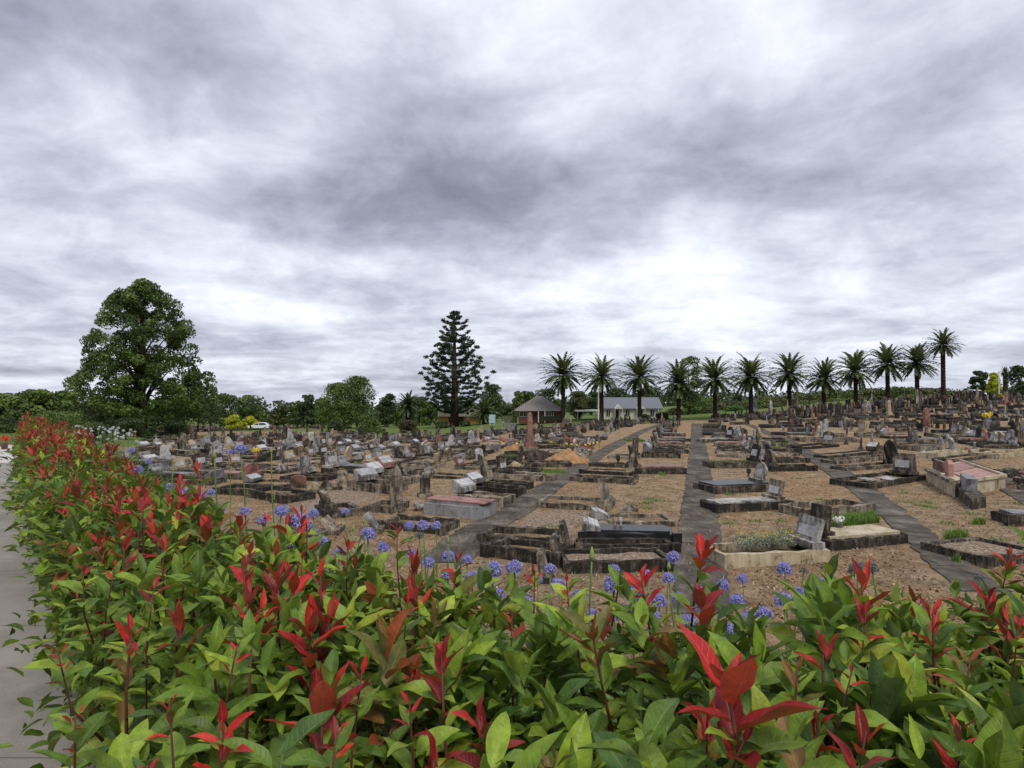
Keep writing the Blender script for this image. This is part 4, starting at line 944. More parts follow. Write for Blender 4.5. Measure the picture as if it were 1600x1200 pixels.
sheet([(440, 792), (470, 775), (530, 764), (600, 768), (585, 782), (520, 800), (470, 806)], M_GRAV, 'gravel', 'pale gravel patch among the left graves')
sheet([(1500, 858), (1562, 844), (1640, 850), (1640, 868), (1542, 878)], M_GRAV, 'gravel', 'dark gravel inside the nearest right grave')

# ---- near graves, section between the two left paths
hg(838, 793, 952, 800, 1.35, .20, 'con', 'dirt', 'con', 'sloped', 'R', .62, -8, 'kerbed earth grave with one wedge-shaped grey end stone, behind the gravel plot', sw=1.1)
hg(890, 752, 985, 757, .9, .20, 'dark', 'dirt', 'con', 'none', 'R', 0, 0, 'blackened kerb grave with rubble at its right end, nearest of three abutting')
hg(909, 740, 990, 744, .9, .18, 'dark', 'gravel', 'con', 'arch', 'R', .8, 10, 'dark kerb grave with leaning grey stone, middle of three abutting')
hg(920, 729, 990, 732, .9, .18, 'con', 'dirt', 'dark', 'arch', 'R', .95, 4, 'dark kerb grave with narrow upright stone, farthest of three abutting')
hg(949, 716, 992, 718, 1.3, .18, 'con', 'dirt', 'con', 'square', 'R', 1.0, 3, 'small earth grave with dark urn by the central stones')
hg(991, 741, 1073, 741, 1.25, .30, 'dark', 'slab:brn', 'con', 'square', 'L', .95, -14, 'wide brown-slab grave with tall leaning grey stones at its left end')
hg(1021, 709, 1076, 709, .9, .28, 'con', 'dirt', 'con', 'arch', 'L', .8, -20, 'low kerb grave whose grey stone leans left, past the wide brown slab')
hg(1024, 700, 1076, 700, .9, .25, 'con', 'dirt', 'dark', 'arch', 'L', .8, -16, 'low kerb grave with blackened leaning stone, second past the wide brown slab')
hg(1030, 690, 1077, 690, .9, .22, 'dark', 'dirt', 'con', 'shoulder', 'L', .95, -18, 'low dark kerb grave with shouldered leaning stone, third past the wide brown slab')
hg(981, 691, 1013, 691, 2.2, .05, 'con', 'grass', 'con', 'none', 'R', 0, 0, 'pale green turf grave beside the diagonal path')
hg(911, 848, 1057, 851, .95, .26, 'black', 'slab:black', 'plaq', 'desk', 'L', .18, 0, 'black polished slab tomb with tilted white plaque beside the central path', sw=.85)
hg(930, 824, 1056, 823, 1.1, .16, 'con', 'dirt', 'plaq', 'desk', 'L', .22, 0, 'shallow earth plot with small white plaque directly behind the black slab tomb', sw=.7)
hg(905, 864, 1055, 864, .7, .20, 'dark', 'dirt', 'con', 'none', 'L', 0, 0, 'broken low kerb plot directly in front of the black slab tomb')
hg(884, 897, 1054, 893, 1.0, .26, 'dark', 'gravel', 'con', 'none', 'L', 0, 0, 'wide dark kerb grave with gravel and a cracked front edge, nearest the central path', jit=.02)
hg(760, 870, 868, 886, .95, .3, 'dark', 'dirt', 'con', 'none', 'R', 0, 0, 'dark kerb grave ending at three leaning plaque stones')
hg(752, 850, 866, 857, 1.0, .26, 'dark', 'dirt', 'con', 'none', 'R', 0, 0, 'dark kerb grave running up to the gravel plot')
stand(893, 866, 52, 40, 'square', 'con', ANG + .15, R(-18), 'tallest leaning grey stone with a white panel, beside the gravel plot', plaque=True)
stand(873, 880, 40, 34, 'square', 'con', ANG + .15, R(-14), 'middle leaning grey stone with a white panel, below the gravel plot', plaque=True)
stand(853, 905, 44, 40, 'square', 'con', ANG + .15, R(-12), 'nearest leaning grey stone with a white panel, below the gravel plot', plaque=True)
stand(1050, 898, 34, 8, 'square', 'black', ANG, 0, 'thin black post beside the central path', 'post', .08, 'post', False)
# urns and small things
def urn(px, py, hpx, mat, label, cat='urn', flowers=None, Z=None):
    g = G(px, py); H = hpx * g.y / F; k = H / .3; root = tag(empty('urn', g if Z is None else Vector((g.x, g.y, g.z + Z))), label, cat)
    MB().lathe([(.06 * k, 0), (.07 * k, .02 * k), (.03 * k, .06 * k), (.08 * k, .16 * k), (.10 * k, .24 * k), (.07 * k, .27 * k), (.09 * k, .30 * k)], n=12).build('vase', mat, root, True)
    if flowers:
        V, r_ = leafcloud([(0, 0, .38 * k), (.06 * k, .02, .42 * k), (-.06 * k, 0, .40 * k)], [.09 * k] * 3, 60, .03 * k); quads_mesh('bouquet', V, len(V) // 4, flowers, root, 4, {'rnd': ('FLOAT', r_)})
M_FW = simple('white_flowers', (.68, .68, .66), .7); M_FY = simple('yellow_flowers', (.75, .62, .08), .6); M_FR = simple('red_flowers', (.62, .07, .03), .6)
urn(966, 724, 12, M_DARK, 'small dark stone urn on the earth grave behind the three abutting kerbs')
urn(961, 838, 13, M_TAN, 'small tan pot standing at the left end of the black slab', Z=.26); urn(970, 838, 13, M_WHITE, 'small pale pot standing right of the tan pot on black slab', Z=.26)
urn(1190, 724, 16, M_GREY, 'grey-white urn beside the mossy grave', Z=.2); urn(1170, 752, 12, M_DARK, 'dark urn standing on the dark slab grave', Z=.2)
urn(1311, 842, 18, M_WHITE, 'white vase with white flowers on the white-slab grave', 'vase', M_FW, Z=.1)
urn(400, 722, 14, M_RED, 'red granite vase with yellow flowers in the left field', 'vase', M_FY); urn(1543, 670, 16, M_GREY, 'grey vase with yellow flowers in the far right field', 'vase', M_FY)
urn(634, 745, 14, M_WHITE, 'round white pot right of the tall pointed monument'); urn(1512, 712, 13, M_RED, 'orange-red vase on the cream box tomb')
urn(779, 765, 14, M_CON, 'shallow stone birdbath cup among the kerbs left of the path', 'cup'); urn(1443, 712, 9, M_WHITE, 'round white pot left of the two upright plaques')
# pyramid block
g = G(983, 797); r_ = tag(empty('stone_wedge', g, ANG), 'small triangular grey concrete block on bare earth', 'block'); MB().add([(-.28, -.2, 0), (.28, -.2, 0), (.28, .2, 0), (-.28, .2, 0), (-.26, -.18, .08), (.26, -.18, .08), (.26, .18, .08), (-.26, .18, .08), (0, -.06, .24), (0, .06, .24)], [(0, 1, 5, 4), (1, 2, 6, 5), (2, 3, 7, 6), (3, 0, 4, 7), (4, 5, 8), (6, 7, 9), (5, 6, 9, 8), (7, 4, 8, 9), (3, 2, 1, 0)]).build('block', M_CON, r_)

# ---- section between central and right paths
fb = hg(1132, 889, 1297, 878, .95, .30, 'cream', 'dirt', 'plaq', 'square', 'R', .62, 16, 'cream planter grave filled with silver foliage and yellow flowers, leaning plaque at its right', sw=.7)
hg(1121, 802, 1234, 796, .95, .26, 'dark', 'slab:white', 'con', 'square', 'R', .62, 16, 'dark kerb grave with pale slab and leaning plaque, right of the central path', sw=.6)
hg(1117, 772, 1212, 768, 1.35, .28, 'dark', 'slab:black', 'white', 'pointed', 'R', .75, 16, 'dark slab grave with white leaning stone and dark urn', sw=.6)
hg(1110, 732, 1192, 731, 1.0, .30, 'dark', 'grass', 'dark', 'arch', 'R', .85, 14, 'mossy green-topped grave with blackened kerb, right of the central path')
hg(1102, 692, 1150, 690, 1.0, .26, 'con', 'slab:white', 'dark', 'shoulder', 'R', .9, 12, 'pale-slab grave next to the central path with dark stones behind')
hg(1267, 812, 1368, 802, 1.15, .30, 'con', 'dirt', 'con', 'none', 'R', 0, 0, 'empty open box grave with brown stained kerb, broken at its front left corner')
hg(1297, 862, 1420, 849, 1.05, .26, 'dark', 'slab:cream', 'dark', 'square', 'L', .7, 6, 'dark kerb grave with a long cream slab and white flowers', sw=.5)
hg(1207, 737, 1273, 736, .85, .24, 'dark', 'dirt', 'con', 'arch', 'L', .75, -10, 'dark kerb grave with arched opening at its right end, left of the right path')
hg(1205, 724, 1262, 723, .85, .24, 'dark', 'dirt', 'dark', 'arch', 'L', .75, -12, 'dark earth-filled grave, second of three left of the right path')
hg(1203, 714, 1250, 713, .85, .2, 'con', 'dirt', 'plaq', 'square', 'L', .7, -12, 'grey earth-filled grave, third of three left of the right path')
hg(1180, 706, 1233, 705, 1.1, .22, 'con', 'grass', 'grey', 'arch', 'L', .8, -12, 'bright green planted grave left of the right path')
hg(1168, 689, 1202, 688, 1.3, .2, 'con', 'grass', 'con', 'arch', 'L', .8, -10, 'yellow-green planted grave, farther along the right path')
# bright grass mat and tufts
def mat_patch(pp, n, h, label, cat='grass patch', name='grass_patch', mat=None, w=.006, z=0.0):
    W_ = [G(*p) for p in pp]
    def f():
        while True:
            a = rng.random(len(W_)) ** 2; a /= a.sum(); q = sum((W_[i] * float(a[i]) for i in range(len(W_))), Vector()); return (q.x, q.y, zg1(q.x, q.y) + z)
    USED[label] = 1; return grass_blades(f, n, h, name, label, cat, None, mat, w=w)
mat_patch([(1300, 826), (1374, 817), (1368, 804), (1292, 814)], 9000, .17, 'dense bright green grass mat between open box grave and white-slab grave')
mat_patch([(1474, 846), (1514, 845), (1510, 836), (1478, 838)], 900, .20, 'green weed tuft right of the right path, before the nearest gravel grave')
mat_patch([(1518, 821), (1540, 820), (1538, 815), (1520, 816)], 500, .16, 'small green weed tuft below the small grey block')
mat_patch([(808, 741), (882, 743), (890, 734), (820, 733)], 5200, .07, 'flat bright green turf strip left of the diagonal path')
mat_patch([(1488, 880), (1502, 880), (1500, 875), (1490, 875)], 160, .14, 'tiny green weed growing on the right path')
mat_patch([(1028, 744), (1042, 744), (1040, 740), (1030, 740)], 160, .14, 'tiny green weed before the wide brown slab')
mat_patch([(545, 733), (570, 729), (566, 725), (546, 729)], 600, .2, 'yellow-green turf tuft behind the sloping plaques in left field')
mat_patch([(530, 702), (566, 702), (562, 697), (532, 697)], 900, .2, 'green turf patch between pale headstones in left field')
q_ = [(1137, 880), (1278, 868), (1272, 853), (1145, 862)]
W_ = [G(*p) for p in q_]; c0 = sum(W_, Vector()) / 4; Cb = []
for i in range(150):
    u, v = rng.uniform(.03, .97), rng.uniform(.08, .92); q = (W_[0].lerp(W_[1], u)).lerp(W_[3].lerp(W_[2], u), v) - c0; Cb.append((q.x, q.y, .30 + rng.uniform(-.03, .07)))
V, r2 = leafcloud(Cb, [.10] * 150, 110, .016); o = quads_mesh('silver_foliage', V, len(V) // 4, M_LAV, None, 4, {'rnd': ('FLOAT', r2)}); o.location = c0; tag(o, 'silver-grey low foliage with tiny yellow flowers filling the cream planter grave', 'plant')
Cy = [(c[0] + rng.normal(0, .03), c[1] + rng.normal(0, .03), c[2] + .11) for c in Cb for _ in range(2)]; V, r2 = leafcloud(Cy, [.012] * len(Cy), 4, .011); quads_mesh('yellow_flowers', V, len(V) // 4, M_FY, o, 4, {'rnd': ('FLOAT', r2)})

# ---- right field
hg(1362, 765, 1447, 750, 1.6, .24, 'dark', 'broken', 'con', 'square', 'R', .85, 6, 'dark kerb grave with broken white marble slabs lying in it', sw=.75)
hg(1322, 737, 1412, 730, .85, .22, 'dark', 'dirt', 'dark', 'pointed', 'R', 1.15, -10, 'dark kerb grave beneath the leaning dark pointed stone')
hg(1306, 726, 1395, 718, .85, .22, 'con', 'dirt', 'dark', 'none', 'R', 0, 0, 'weathered kerb grave left of the leaning dark stones, middle of three')
hg(1293, 717, 1378, 709, .85, .22, 'dark', 'gravel', 'con', 'desk', 'R', .45, 0, 'dark kerb grave with small tilted plaque, farthest of three left of dark stones')
stand(1402, 728, 48, 22, 'pointed', 'dark', ANG - .3, R(-4), 'tallest dark pointed headstone among the leaning dark stones')
stand(1386, 729, 34, 18, 'arch', 'dark', ANG - .3, R(-14), 'lower dark rounded headstone leaning left of the tallest dark one')
stand(1428, 742, 32, 20, 'square', 'dark', ANG - .5, R(-3), 'square dark upright headstone behind the broken white slabs')
hg(1257, 703, 1312, 698, 1.3, .2, 'dark', 'dirt', 'con', 'arch', 'R', .85, 6, 'wide earth grave with blackened kerb, first on the far side of right path')
stand(1322, 694, 26, 16, 'arch', 'con', ANG - .2, R(4), 'round grey headstone at the right end of the wide earth grave')
stand(1345, 702, 26, 16, 'shoulder', 'con', ANG - .2, R(2), 'shouldered grey headstone behind the wide earth grave')
stand(1361, 700, 30, 12, 'square', 'white', ANG - .2, R(4), 'narrow white-faced headstone left of the leaning dark stones')
# concrete box with the red twin slabs
def polyblock(pp, h, mat, name, parent=None, base=None, z0=-.05, top=None):
    c = sum((G(*p) for p in pp), Vector()) / len(pp); vs = []
    for p in pp:
        q = G(*p) - c; vs.append((q.x, q.y, z0)); vs.append((q.x, q.y, h))
    n = len(pp); return c, MB().add(vs, [tuple(2 * i + 1 for i in range(n)), tuple(2 * i for i in reversed(range(n)))] + [(2 * i, 2 * ((i + 1) % n), 2 * ((i + 1) % n) + 1, 2 * i + 1) for i in range(n)])
bx = [(1449, 753), (1492, 777), (1571, 764), (1500, 736)]
c, m = polyblock(bx, .46, M_CREAM, 'box'); r_ = tag(empty('double_tomb', c), 'large cream concrete double tomb with two red slabs and a pink round-topped stone', 'tomb'); m.build('box', M_CREAM, r_)
def sub(pp, f0, f1, g0, g1):
    A, B, C_, D_ = [G(*p) for p in pp]
    def P(u, v): return (A.lerp(B, u)).lerp(D_.lerp(C_, u), v)
    return [P(f0, g0), P(f1, g0), P(f1, g1), P(f0, g1)]
for (f0, f1) in ((.08, .46), (.54, .92)):
    q = [v - c for v in sub(bx, f0, f1, .30, .93)]; vs = [(v.x, v.y, .455) for v in q] + [(v.x, v.y, .50) for v in q]; MB().add(vs, [(4, 5, 6, 7), (0, 1, 5, 4), (1, 2, 6, 5), (2, 3, 7, 6), (3, 0, 4, 7)]).build('slab', M_RED, r_)
def wallbar(parent, a, b, z0, h, th, mat, name):
    d = b - a; MB().box((*((a + b) / 2).xy, z0), (d.length, th, h), rz=math.atan2(d.y, d.x), jit=.01, seg=6).build(name, mat, parent)
qa, qb, qc, qd = [v - c for v in (G(*p) for p in bx)]
wallbar(r_, qb.lerp(qc, .06), qc, .45, .10, .12, M_CREAM, 'kerb'); wallbar(r_, qd, qc, .45, .10, .12, M_CREAM, 'kerb'); wallbar(r_, qa, qa.lerp(qb, .95), .45, .08, .2, M_CON, 'kerb')
hs = qa.lerp(qb, .62) + (qd - qa) * .16; Mx = Matrix.Translation(hs + Vector((0, 0, .45))) @ Matrix.Rotation(ANG - .35 + math.pi / 2, 4, 'Z'); Mx = Matrix.Translation(hs + Vector((0, 0, .45))) @ Matrix.Rotation(math.atan2((qb - qa).y, (qb - qa).x) - math.pi / 2, 4, 'Z')
MB().prism(outline('arch', .55, .62), .16, Mx).build('headstone', M_RED, r_); wallbar(r_, qa + (qd - qa) * .2, qa.lerp(qb, .42) + (qd - qa) * .2, .45, .42, .14, M_BRN, 'wall')
for p in bx: RECTS.append(tuple(G(*p).xy)); 
RECTS += [tuple((c + (G(*p) - c) * .5).xy) for p in bx]
c, m = polyblock([(1493, 773), (1518, 797), (1541, 793), (1512, 768)], .34, M_GREY, 'b'); r_ = tag(empty('block_grave', c), 'small grey concrete block grave with a square grey tablet', 'grave'); m.build('base', M_CON, r_)
qa, qb, qc, qd = [G(*p) - c for p in ((1493, 773), (1518, 797), (1541, 793), (1512, 768))]; ax = qa.lerp(qd, .5); bx2 = qb.lerp(qc, .5); wallbar(r_, ax.lerp(bx2, .22), ax.lerp(bx2, .66), .335, .44, .30, M_GREY, 'tablet')
hg(1466, 718, 1530, 710, 1.0, .36, 'cream', 'dirt', 'grey', 'none', 'R', 0, 0, 'cream box tomb with black top edge, beyond the red twin slabs')
stand(1523, 703, 12, 14, 'square', 'grey', ANG - .4, 0, 'small square grey stone behind the cream box tomb')
hg(1434, 705, 1487, 702, 1.2, .26, 'con', 'slab:con', 'grey', 'none', 'R', 0, 0, 'grey kerb grave below the two upright plaques')
stand(1475, 699, 16, 12, 'square', 'grey', ANG - .5, R(-16), 'left one of the two upright grey plaques'); stand(1487, 698, 20, 14, 'square', 'grey', ANG - .5, R(-16), 'right one of the two upright grey plaques')
hg(1412, 702, 1460, 696, 1.1, .22, 'dark', 'dirt', 'con', 'none', 'R', 0, 0, 'dark kerb grave behind the grey plaque grave')
hg(1492, 723, 1556, 714, 1.1, .18, 'dark', 'dirt', 'con', 'none', 'R', 0, 0, 'narrow dark kerb plot right of the cream box tomb')
hg(1556, 717, 1640, 708, 1.2, .24, 'cream', 'dirt', 'con', 'none', 'R', 0, 0, 'cream kerb plot at the right edge, behind the bare earth')
hg(1590, 757, 1660, 765, 1.0, .24, 'dark', 'dirt', 'con', 'none', 'R', 0, 0, 'rubble-strewn dark kerb plot at the right edge beside the slab path', jit=.035)
hg(1575, 742, 1660, 742, .9, .2, 'dark', 'gravel', 'con', 'none', 'R', 0, 0, 'dark crumbling kerb plot at the right edge, behind the rubble', jit=.04)
hg(1543, 887, 1640, 876, 1.45, .22, 'con', 'gravel', 'con', 'none', 'R', 0, 0, 'nearest right grave, grey kerb round dark gravel', jit=.012)
hg(1580, 822, 1680, 826, .95, .30, 'dark', 'slab:grey', 'con', 'none', 'R', 0, 0, 'dark kerb grave with grey slab cut off by the right edge')
hg(1393, 686, 1440, 684, 1.0, .2, 'dark', 'slab:red', 'con', 'none', 'R', 0, 0, 'long low reddish slab in the right field')
hg(1300, 679, 1363, 677, 1.9, .16, 'tan', 'dirt', 'tan', 'square', 'R', 1.0, 0, 'wide tan kerb plot with narrow pale post stone')
stand(1379, 676, 21, 5, 'square', 'white', ANG, 0, 'thin bright white post at the corner of the tan kerb plot', 'post', .15, 'post')

# ---- left of the diagonal path
r_ = hg(663, 804, 751, 813, .95, .40, 'grey', 'slab:grey', 'red', 'none', 'L', 0, 0, 'grey block tomb with pinkish red slab on top', jit=.003)
MB().box((0, 0, .42), (2.0, .72, .03)).build('red_slab', M_RED, r_)
stand(663, 797, 18, 24, 'square', 'plaq', ANG + .2, R(-52), 'pale plaque lying at a slant above the red-topped tomb', depth=.08, base=False)
hg(703, 786, 783, 794, 1.0, .34, 'con', 'gravel', 'plaq', 'desk', 'L', .38, 0, 'grey kerb grave with white tilted plaque, nearest of four beside the diagonal path', sw=.85)
hg(722, 770, 806, 777, .85, .30, 'dark', 'dirt', 'plaq', 'desk', 'L', .38, 0, 'grey kerb grave with smaller tilted plaque, second of four beside the diagonal path', sw=.8)
hg(745, 762, 822, 767, .8, .28, 'dark', 'dirt', 'con', 'sloped', 'L', 1.0, -14, 'dark kerb grave with tall ribbed stone, third of four beside the diagonal path')
hg(770, 748, 856, 753, 1.0, .26, 'con', 'dirt', 'con', 'square', 'L', .55, -10, 'earth-filled kerb grave, farthest of four beside the diagonal path')
hg(820, 731, 894, 730, 1.0, .26, 'dark', 'dirt', 'con', 'none', 'L', 0, 0, 'blackened kerb plot behind the flat turf strip')
stand(811, 726, 30, 22, 'shoulder', 'con', ANG, R(6), 'tall grey shouldered headstone left of the mossy vault')
hg(820, 719, 850, 719, 1.2, .5, 'dark', 'dirt', 'con', 'none', 'L', 0, 0, 'mossy square vault in front of the red-brown obelisk', jit=.03)
hg(775, 722, 806, 722, 1.3, .36, 'dark', 'grass', 'con', 'none', 'L', 0, 0, 'dark kerb plot overgrown with green shrubs')
hg(752, 699, 806, 697, 1.1, .26, 'tan', 'dirt', 'con', 'none', 'L', 0, 0, 'tan concrete kerb plot beside the taped pit')
stand(619, 800, 74, 19, 'pointed', 'con', ANG - 1.2, 0, 'tall narrow pointed sandstone monument, nearest in the left field', 'monument', .26, 'monument')
stand(664, 776, 30, 15, 'square', 'con', ANG - 1.0, R(2), 'square grey pillar headstone right of the tall pointed monument', depth=.2)
hg(592, 826, 690, 836, 1.0, .22, 'con', 'dirt', 'con', 'none', 'L', 0, 0, 'low grey kerb grave behind the agapanthus, below the red-topped tomb')
hg(510, 812, 566, 806, 1.3, .26, 'dark', 'dirt', 'con', 'square', 'L', .5, -20, 'dark kerb plot with ribbed slanting stone behind the agapanthus')
hg(566, 800, 612, 803, 1.1, .22, 'dark', 'dirt', 'con', 'none', 'L', 0, 0, 'low kerb plot left of the tall pointed monument')
stand(592, 830, 34, 30, 'square', 'plaq', ANG + .35, R(-35), 'pale slanting tablet left of the tall pointed monument', depth=.1)
stand(525, 832, 30, 34, 'square', 'con', ANG + .35, R(-40), 'ribbed dark slanting tablet behind the blue agapanthus', depth=.12)
stand(500, 838, 22, 34, 'square', 'grey', ANG + .3, R(-50), 'smooth grey slanting slab behind the blue agapanthus', depth=.1)
hg(548, 766, 606, 772, 1.1, .34, 'con', 'dirt', 'plaq', 'desk', 'L', .42, 0, 'grey kerb grave with tilted plaque above the left gravel patch', sw=.9)
hg(566, 752, 640, 757, .9, .3, 'con', 'gravel', 'plaq', 'desk', 'L', .42, 0, 'grey kerb grave with bright tilted plaque, second above the left gravel patch', sw=.9)
hg(586, 742, 655, 745, .9, .3, 'con', 'dirt', 'red', 'desk', 'L', .5, 0, 'grey kerb grave with pink-edged tilted plaque, third above the left gravel patch', sw=.9)
stand(466, 762, 20, 24, 'arch', 'brn', ANG - 1.25, 0, 'squat brown round-topped headstone in the left field'); stand(488, 770, 17, 17, 'arch', 'tan', ANG - 1.25, R(-8), 'tan round slab leaning beside the left gravel patch')
stand(509, 766, 15, 15, 'shoulder', 'con', ANG - 1.25, 0, 'grey shouldered stone on the edge of left gravel patch'); stand(524, 765, 12, 13, 'square', 'con', ANG - 1.25, 0, 'low mossy square stone on the edge of left gravel patch')
stand(441, 785, 17, 26, 'square', 'con', ANG - 1.3, 0, 'wide tan wall stone at the left end of the gravel patch'); stand(535, 755, 20, 15, 'square', 'con', ANG - 1.0, R(-14), 'grey ribbed tablet left of the sloping plaques')
hg(382, 776, 442, 788, 1.2, .3, 'dark', 'dirt', 'con', 'none', 'L', 0, 0, 'blackened kerb grave left of the gravel patch'); hg(330, 772, 395, 776, 1.2, .25, 'dark', 'dirt', 'con', 'none', 'L', 0, 0, 'blackened kerb grave behind the tall agapanthus stem')

# ---- red-brown obelisk, tape, stakes and mound
g = G(828, 707); Y = g.y; k = Y / F; r_ = tag(empty('obelisk', g, .2), 'tall red-brown granite obelisk on stepped plinth beside the taped pit', 'monument'); H = 63 * k
MB().box((0, 0, 0), (24 * k, 24 * k, .35)).build('plinth', M_CON, r_); MB().box((0, 0, .35), (17 * k, 17 * k, 9 * k)).box((0, 0, .35 + 9 * k), (13 * k, 13 * k, 8 * k), taper=.9).build('pedestal', M_BRN, r_)
z1 = .35 + 17 * k; m = MB(); a, b = 4.4 * k, 2.8 * k; m.add([(-a, -a, z1), (a, -a, z1), (a, a, z1), (-a, a, z1), (-b, -b, H * .96), (b, -b, H * .96), (b, b, H * .96), (-b, b, H * .96), (0, 0, H)], [(0, 1, 5, 4), (1, 2, 6, 5), (2, 3, 7, 6), (3, 0, 4, 7), (4, 5, 8), (5, 6, 8), (6, 7, 8), (7, 4, 8)]); m.build('shaft', M_BRN, r_); RECTS.append((g.x, g.y))
t = NT('hazard_tape'); w_ = t.n('ShaderNodeTexWave', bands_direction='DIAGONAL'); tcn = t.n('ShaderNodeTexCoord'); t.l(tcn.outputs['Object'], w_.inputs[0]); w_.inputs['Scale'].default_value = 1.3
M_TAPE = t.fin(t.ramp(w_.outputs['Fac'], [(.48, (.02, .02, .02)), (.52, (.75, .6, .1))]), .5); M_TAPER = simple('red_tape', (.55, .12, .10), .5); M_WOOD = simple('stake_wood', (.20, .15, .11), .9); M_DIRT = simple('mound_dirt', (.34, .19, .095), .95, .1, .35, 4, .8, 14)
for i, (px, py, hp) in enumerate([(781, 700, 22), (801, 697, 18), (815, 698, 14), (864, 698, 20), (882, 704, 24), (925, 708, 26), (936, 700, 18), (846, 692, 14)]):
    g = G(px, py); H = hp * g.y / F; m = MB(); m.tube([(0, 0, -.1), (.02, 0, H)], .028, 6); o = m.build('stake', M_WOOD); o.location = g
    tag(o, uniq('thin grey wooden stake holding the hazard tape', px, py, 'x'), 'stake', 'stakes round the taped pit')
def tape(a, b, ha, hb, mat, label):
    A, B = G(*a), G(*b); A = A + Vector((0, 0, ha)); B = B + Vector((0, 0, hb)); n = 10; vs = []
    for i in range(n + 1):
        f = i / n; p = A.lerp(B, f) - A + Vector((0, 0, -.16 * math.sin(3.14 * f))); vs += [(p.x, p.y, p.z), (p.x, p.y, p.z + .11), (p.x, p.y + .006, p.z + .11), (p.x, p.y + .006, p.z)]
    fs = []
    for i in range(n):
        for j in range(4): fs.append((i * 4 + j, i * 4 + (j + 1) % 4, i * 4 + 4 + (j + 1) % 4, i * 4 + 4 + j))
    o = MB().add(vs, fs).build('hazard_tape', mat); o.location = A; tag(o, label, 'tape', 'tapes round the pit')
tape((781, 700), (815, 698), .35, .30, M_TAPE, 'yellow and black striped tape left of the obelisk'); tape((832, 697), (864, 698), .35, .30, M_TAPE, 'yellow and black striped tape just right of the obelisk')
tape((864, 698), (882, 704), .3, .35, M_TAPE, 'short yellow and black striped tape between the stakes beyond the mound'); tape((882, 704), (936, 700), .42, .35, M_TAPE, 'longest yellow and black striped tape, behind the dirt mound')
tape((781, 700), (801, 697), .75, .45, M_TAPER, 'pinkish red tape sagging left of the obelisk'); tape((882, 704), (925, 708), .95, .25, M_TAPER, 'pinkish red tape falling to the right over the dirt mound')
def mound(px0, px1, py, ptop, label, n=26):
    g = G((px0 + px1) / 2, py); k = g.y / F; rx = (px1 - px0) / 2 * k; H = (py - ptop) * k * .62; xs = np.linspace(-1, 1, n); vs = []; 
    for x in xs:
        for y in xs: r_ = math.hypot(x, y); h = max(0, 1 - r_) ** .8 * (1 + .25 * math.sin(x * 6 + 1) * math.cos(y * 5)) ; vs.append((x * rx, y * rx * .8 + rx * .5, H * h + rng.normal(0, .035) * (h > 0) - .04 * (h <= 0)))
    fs = [(i * n + j, (i + 1) * n + j, (i + 1) * n + j + 1, i * n + j + 1) for i in range(n - 1) for j in range(n - 1)]
    o = MB().add(vs, fs).build('dirt_mound', M_DIRT, None, True); o.location = g; tag(o, label, 'mound'); 
    for i in range(4): RECTS.append((g.x + rx * (i / 2 - .75), g.y + rx * .5))
mound(850, 925, 724, 694, 'large orange-brown dirt mound with rubble inside the tape'); mound(786, 818, 702, 692, 'small orange dirt mound left of the obelisk')
def rock(px, py, s, mat, label, group=None, flat=.6):
    g = G(px, py); v = []; f = []; n = 8; m = MB(); prof = [(.3, 0), (.5, .12), (.48, .3), (.3, .45), (.05, .5)]
    m.lathe([(r * s, z * s * flat * 1.6) for r, z in prof], n=n); m.v[0] = m.v[0] * (1 + rng.normal(0, .13, m.v[0].shape)); o = m.build('stone', mat); o.location = g - Vector((0, 0, .03)); o.rotation_euler = (rng.normal(0, .3), rng.normal(0, .3), rng.uniform(0, 6)); tag(o, label, 'stone', group)
rock(806, 734, .8, M_TAN, 'large pinkish boulder at the left end of turf strip')
for i in range(34):
    px, py = rng.uniform(868, 925), rng.uniform(700, 716); rock(px, py, rng.uniform(.2, .5), M_WHITE if rng.random() < .5 else M_CON, 'pale broken concrete lump on the dirt mound', 'rubble lumps on the dirt mound')
for i in range(14): rock(rng.uniform(984, 996), rng.uniform(744, 758), rng.uniform(.12, .3), M_CON, 'grey broken lump at the end of three abutting graves', 'rubble lumps at the abutting graves')
for i in range(22): rock(rng.uniform(1575, 1600), rng.uniform(736, 766), rng.uniform(.2, .5), M_DARK if i % 2 else M_BRN, 'dark broken lump in the crumbling plots at the right edge', 'rubble lumps at the right edge')

# ---- rows of graves that run back from the near ones
AUTO = []
def add_auto(p, side, text, grp, wts=None):
    if on_path(p, 1.3) or not free(p, 1.2): return False
    px, py = px_of(p.x, p.y, p.z)
    AUTO.append((1.0 / p.y, p, side, text, grp, rng.choice(len(KINDS), p=KW if wts is None else wts))); return True
def kindtext(ki):
    kc, inf, sc, kd, sh, _ = KINDS[ki]; iw = INFW[inf.split(':')[0]]
    return f"{iw} grave, {SWORD[sc]} {SHW[kd]} stone" if kd != 'none' else f"bare {iw} kerb"
cols = [(-1.85, -1, 'first row left of the central path'), (-4.05, 1, 'second row left of the central path'), (1.85, 1, 'first row right of the central path'), (4.25, -1, 'second row right of the central path')]
for t0, sd_, nm in cols:
    s = 1.0; c_ = 0
    while s < 62:
        s += rng.choice([1.12, 1.15, 1.2, 1.9, 2.6], p=[.35, .25, .2, .12, .08]); p = uv(s, t0 * (1 + .004 * s)); px, py = px_of(p.x, p.y, p.z)
        if py < 661 or py > 716: continue
        c_ += 1; add_auto(p, sd_, f"number-less|{ORD[min(c_, 49)]} in {nm}", 'graves in the four rows beside the central path')
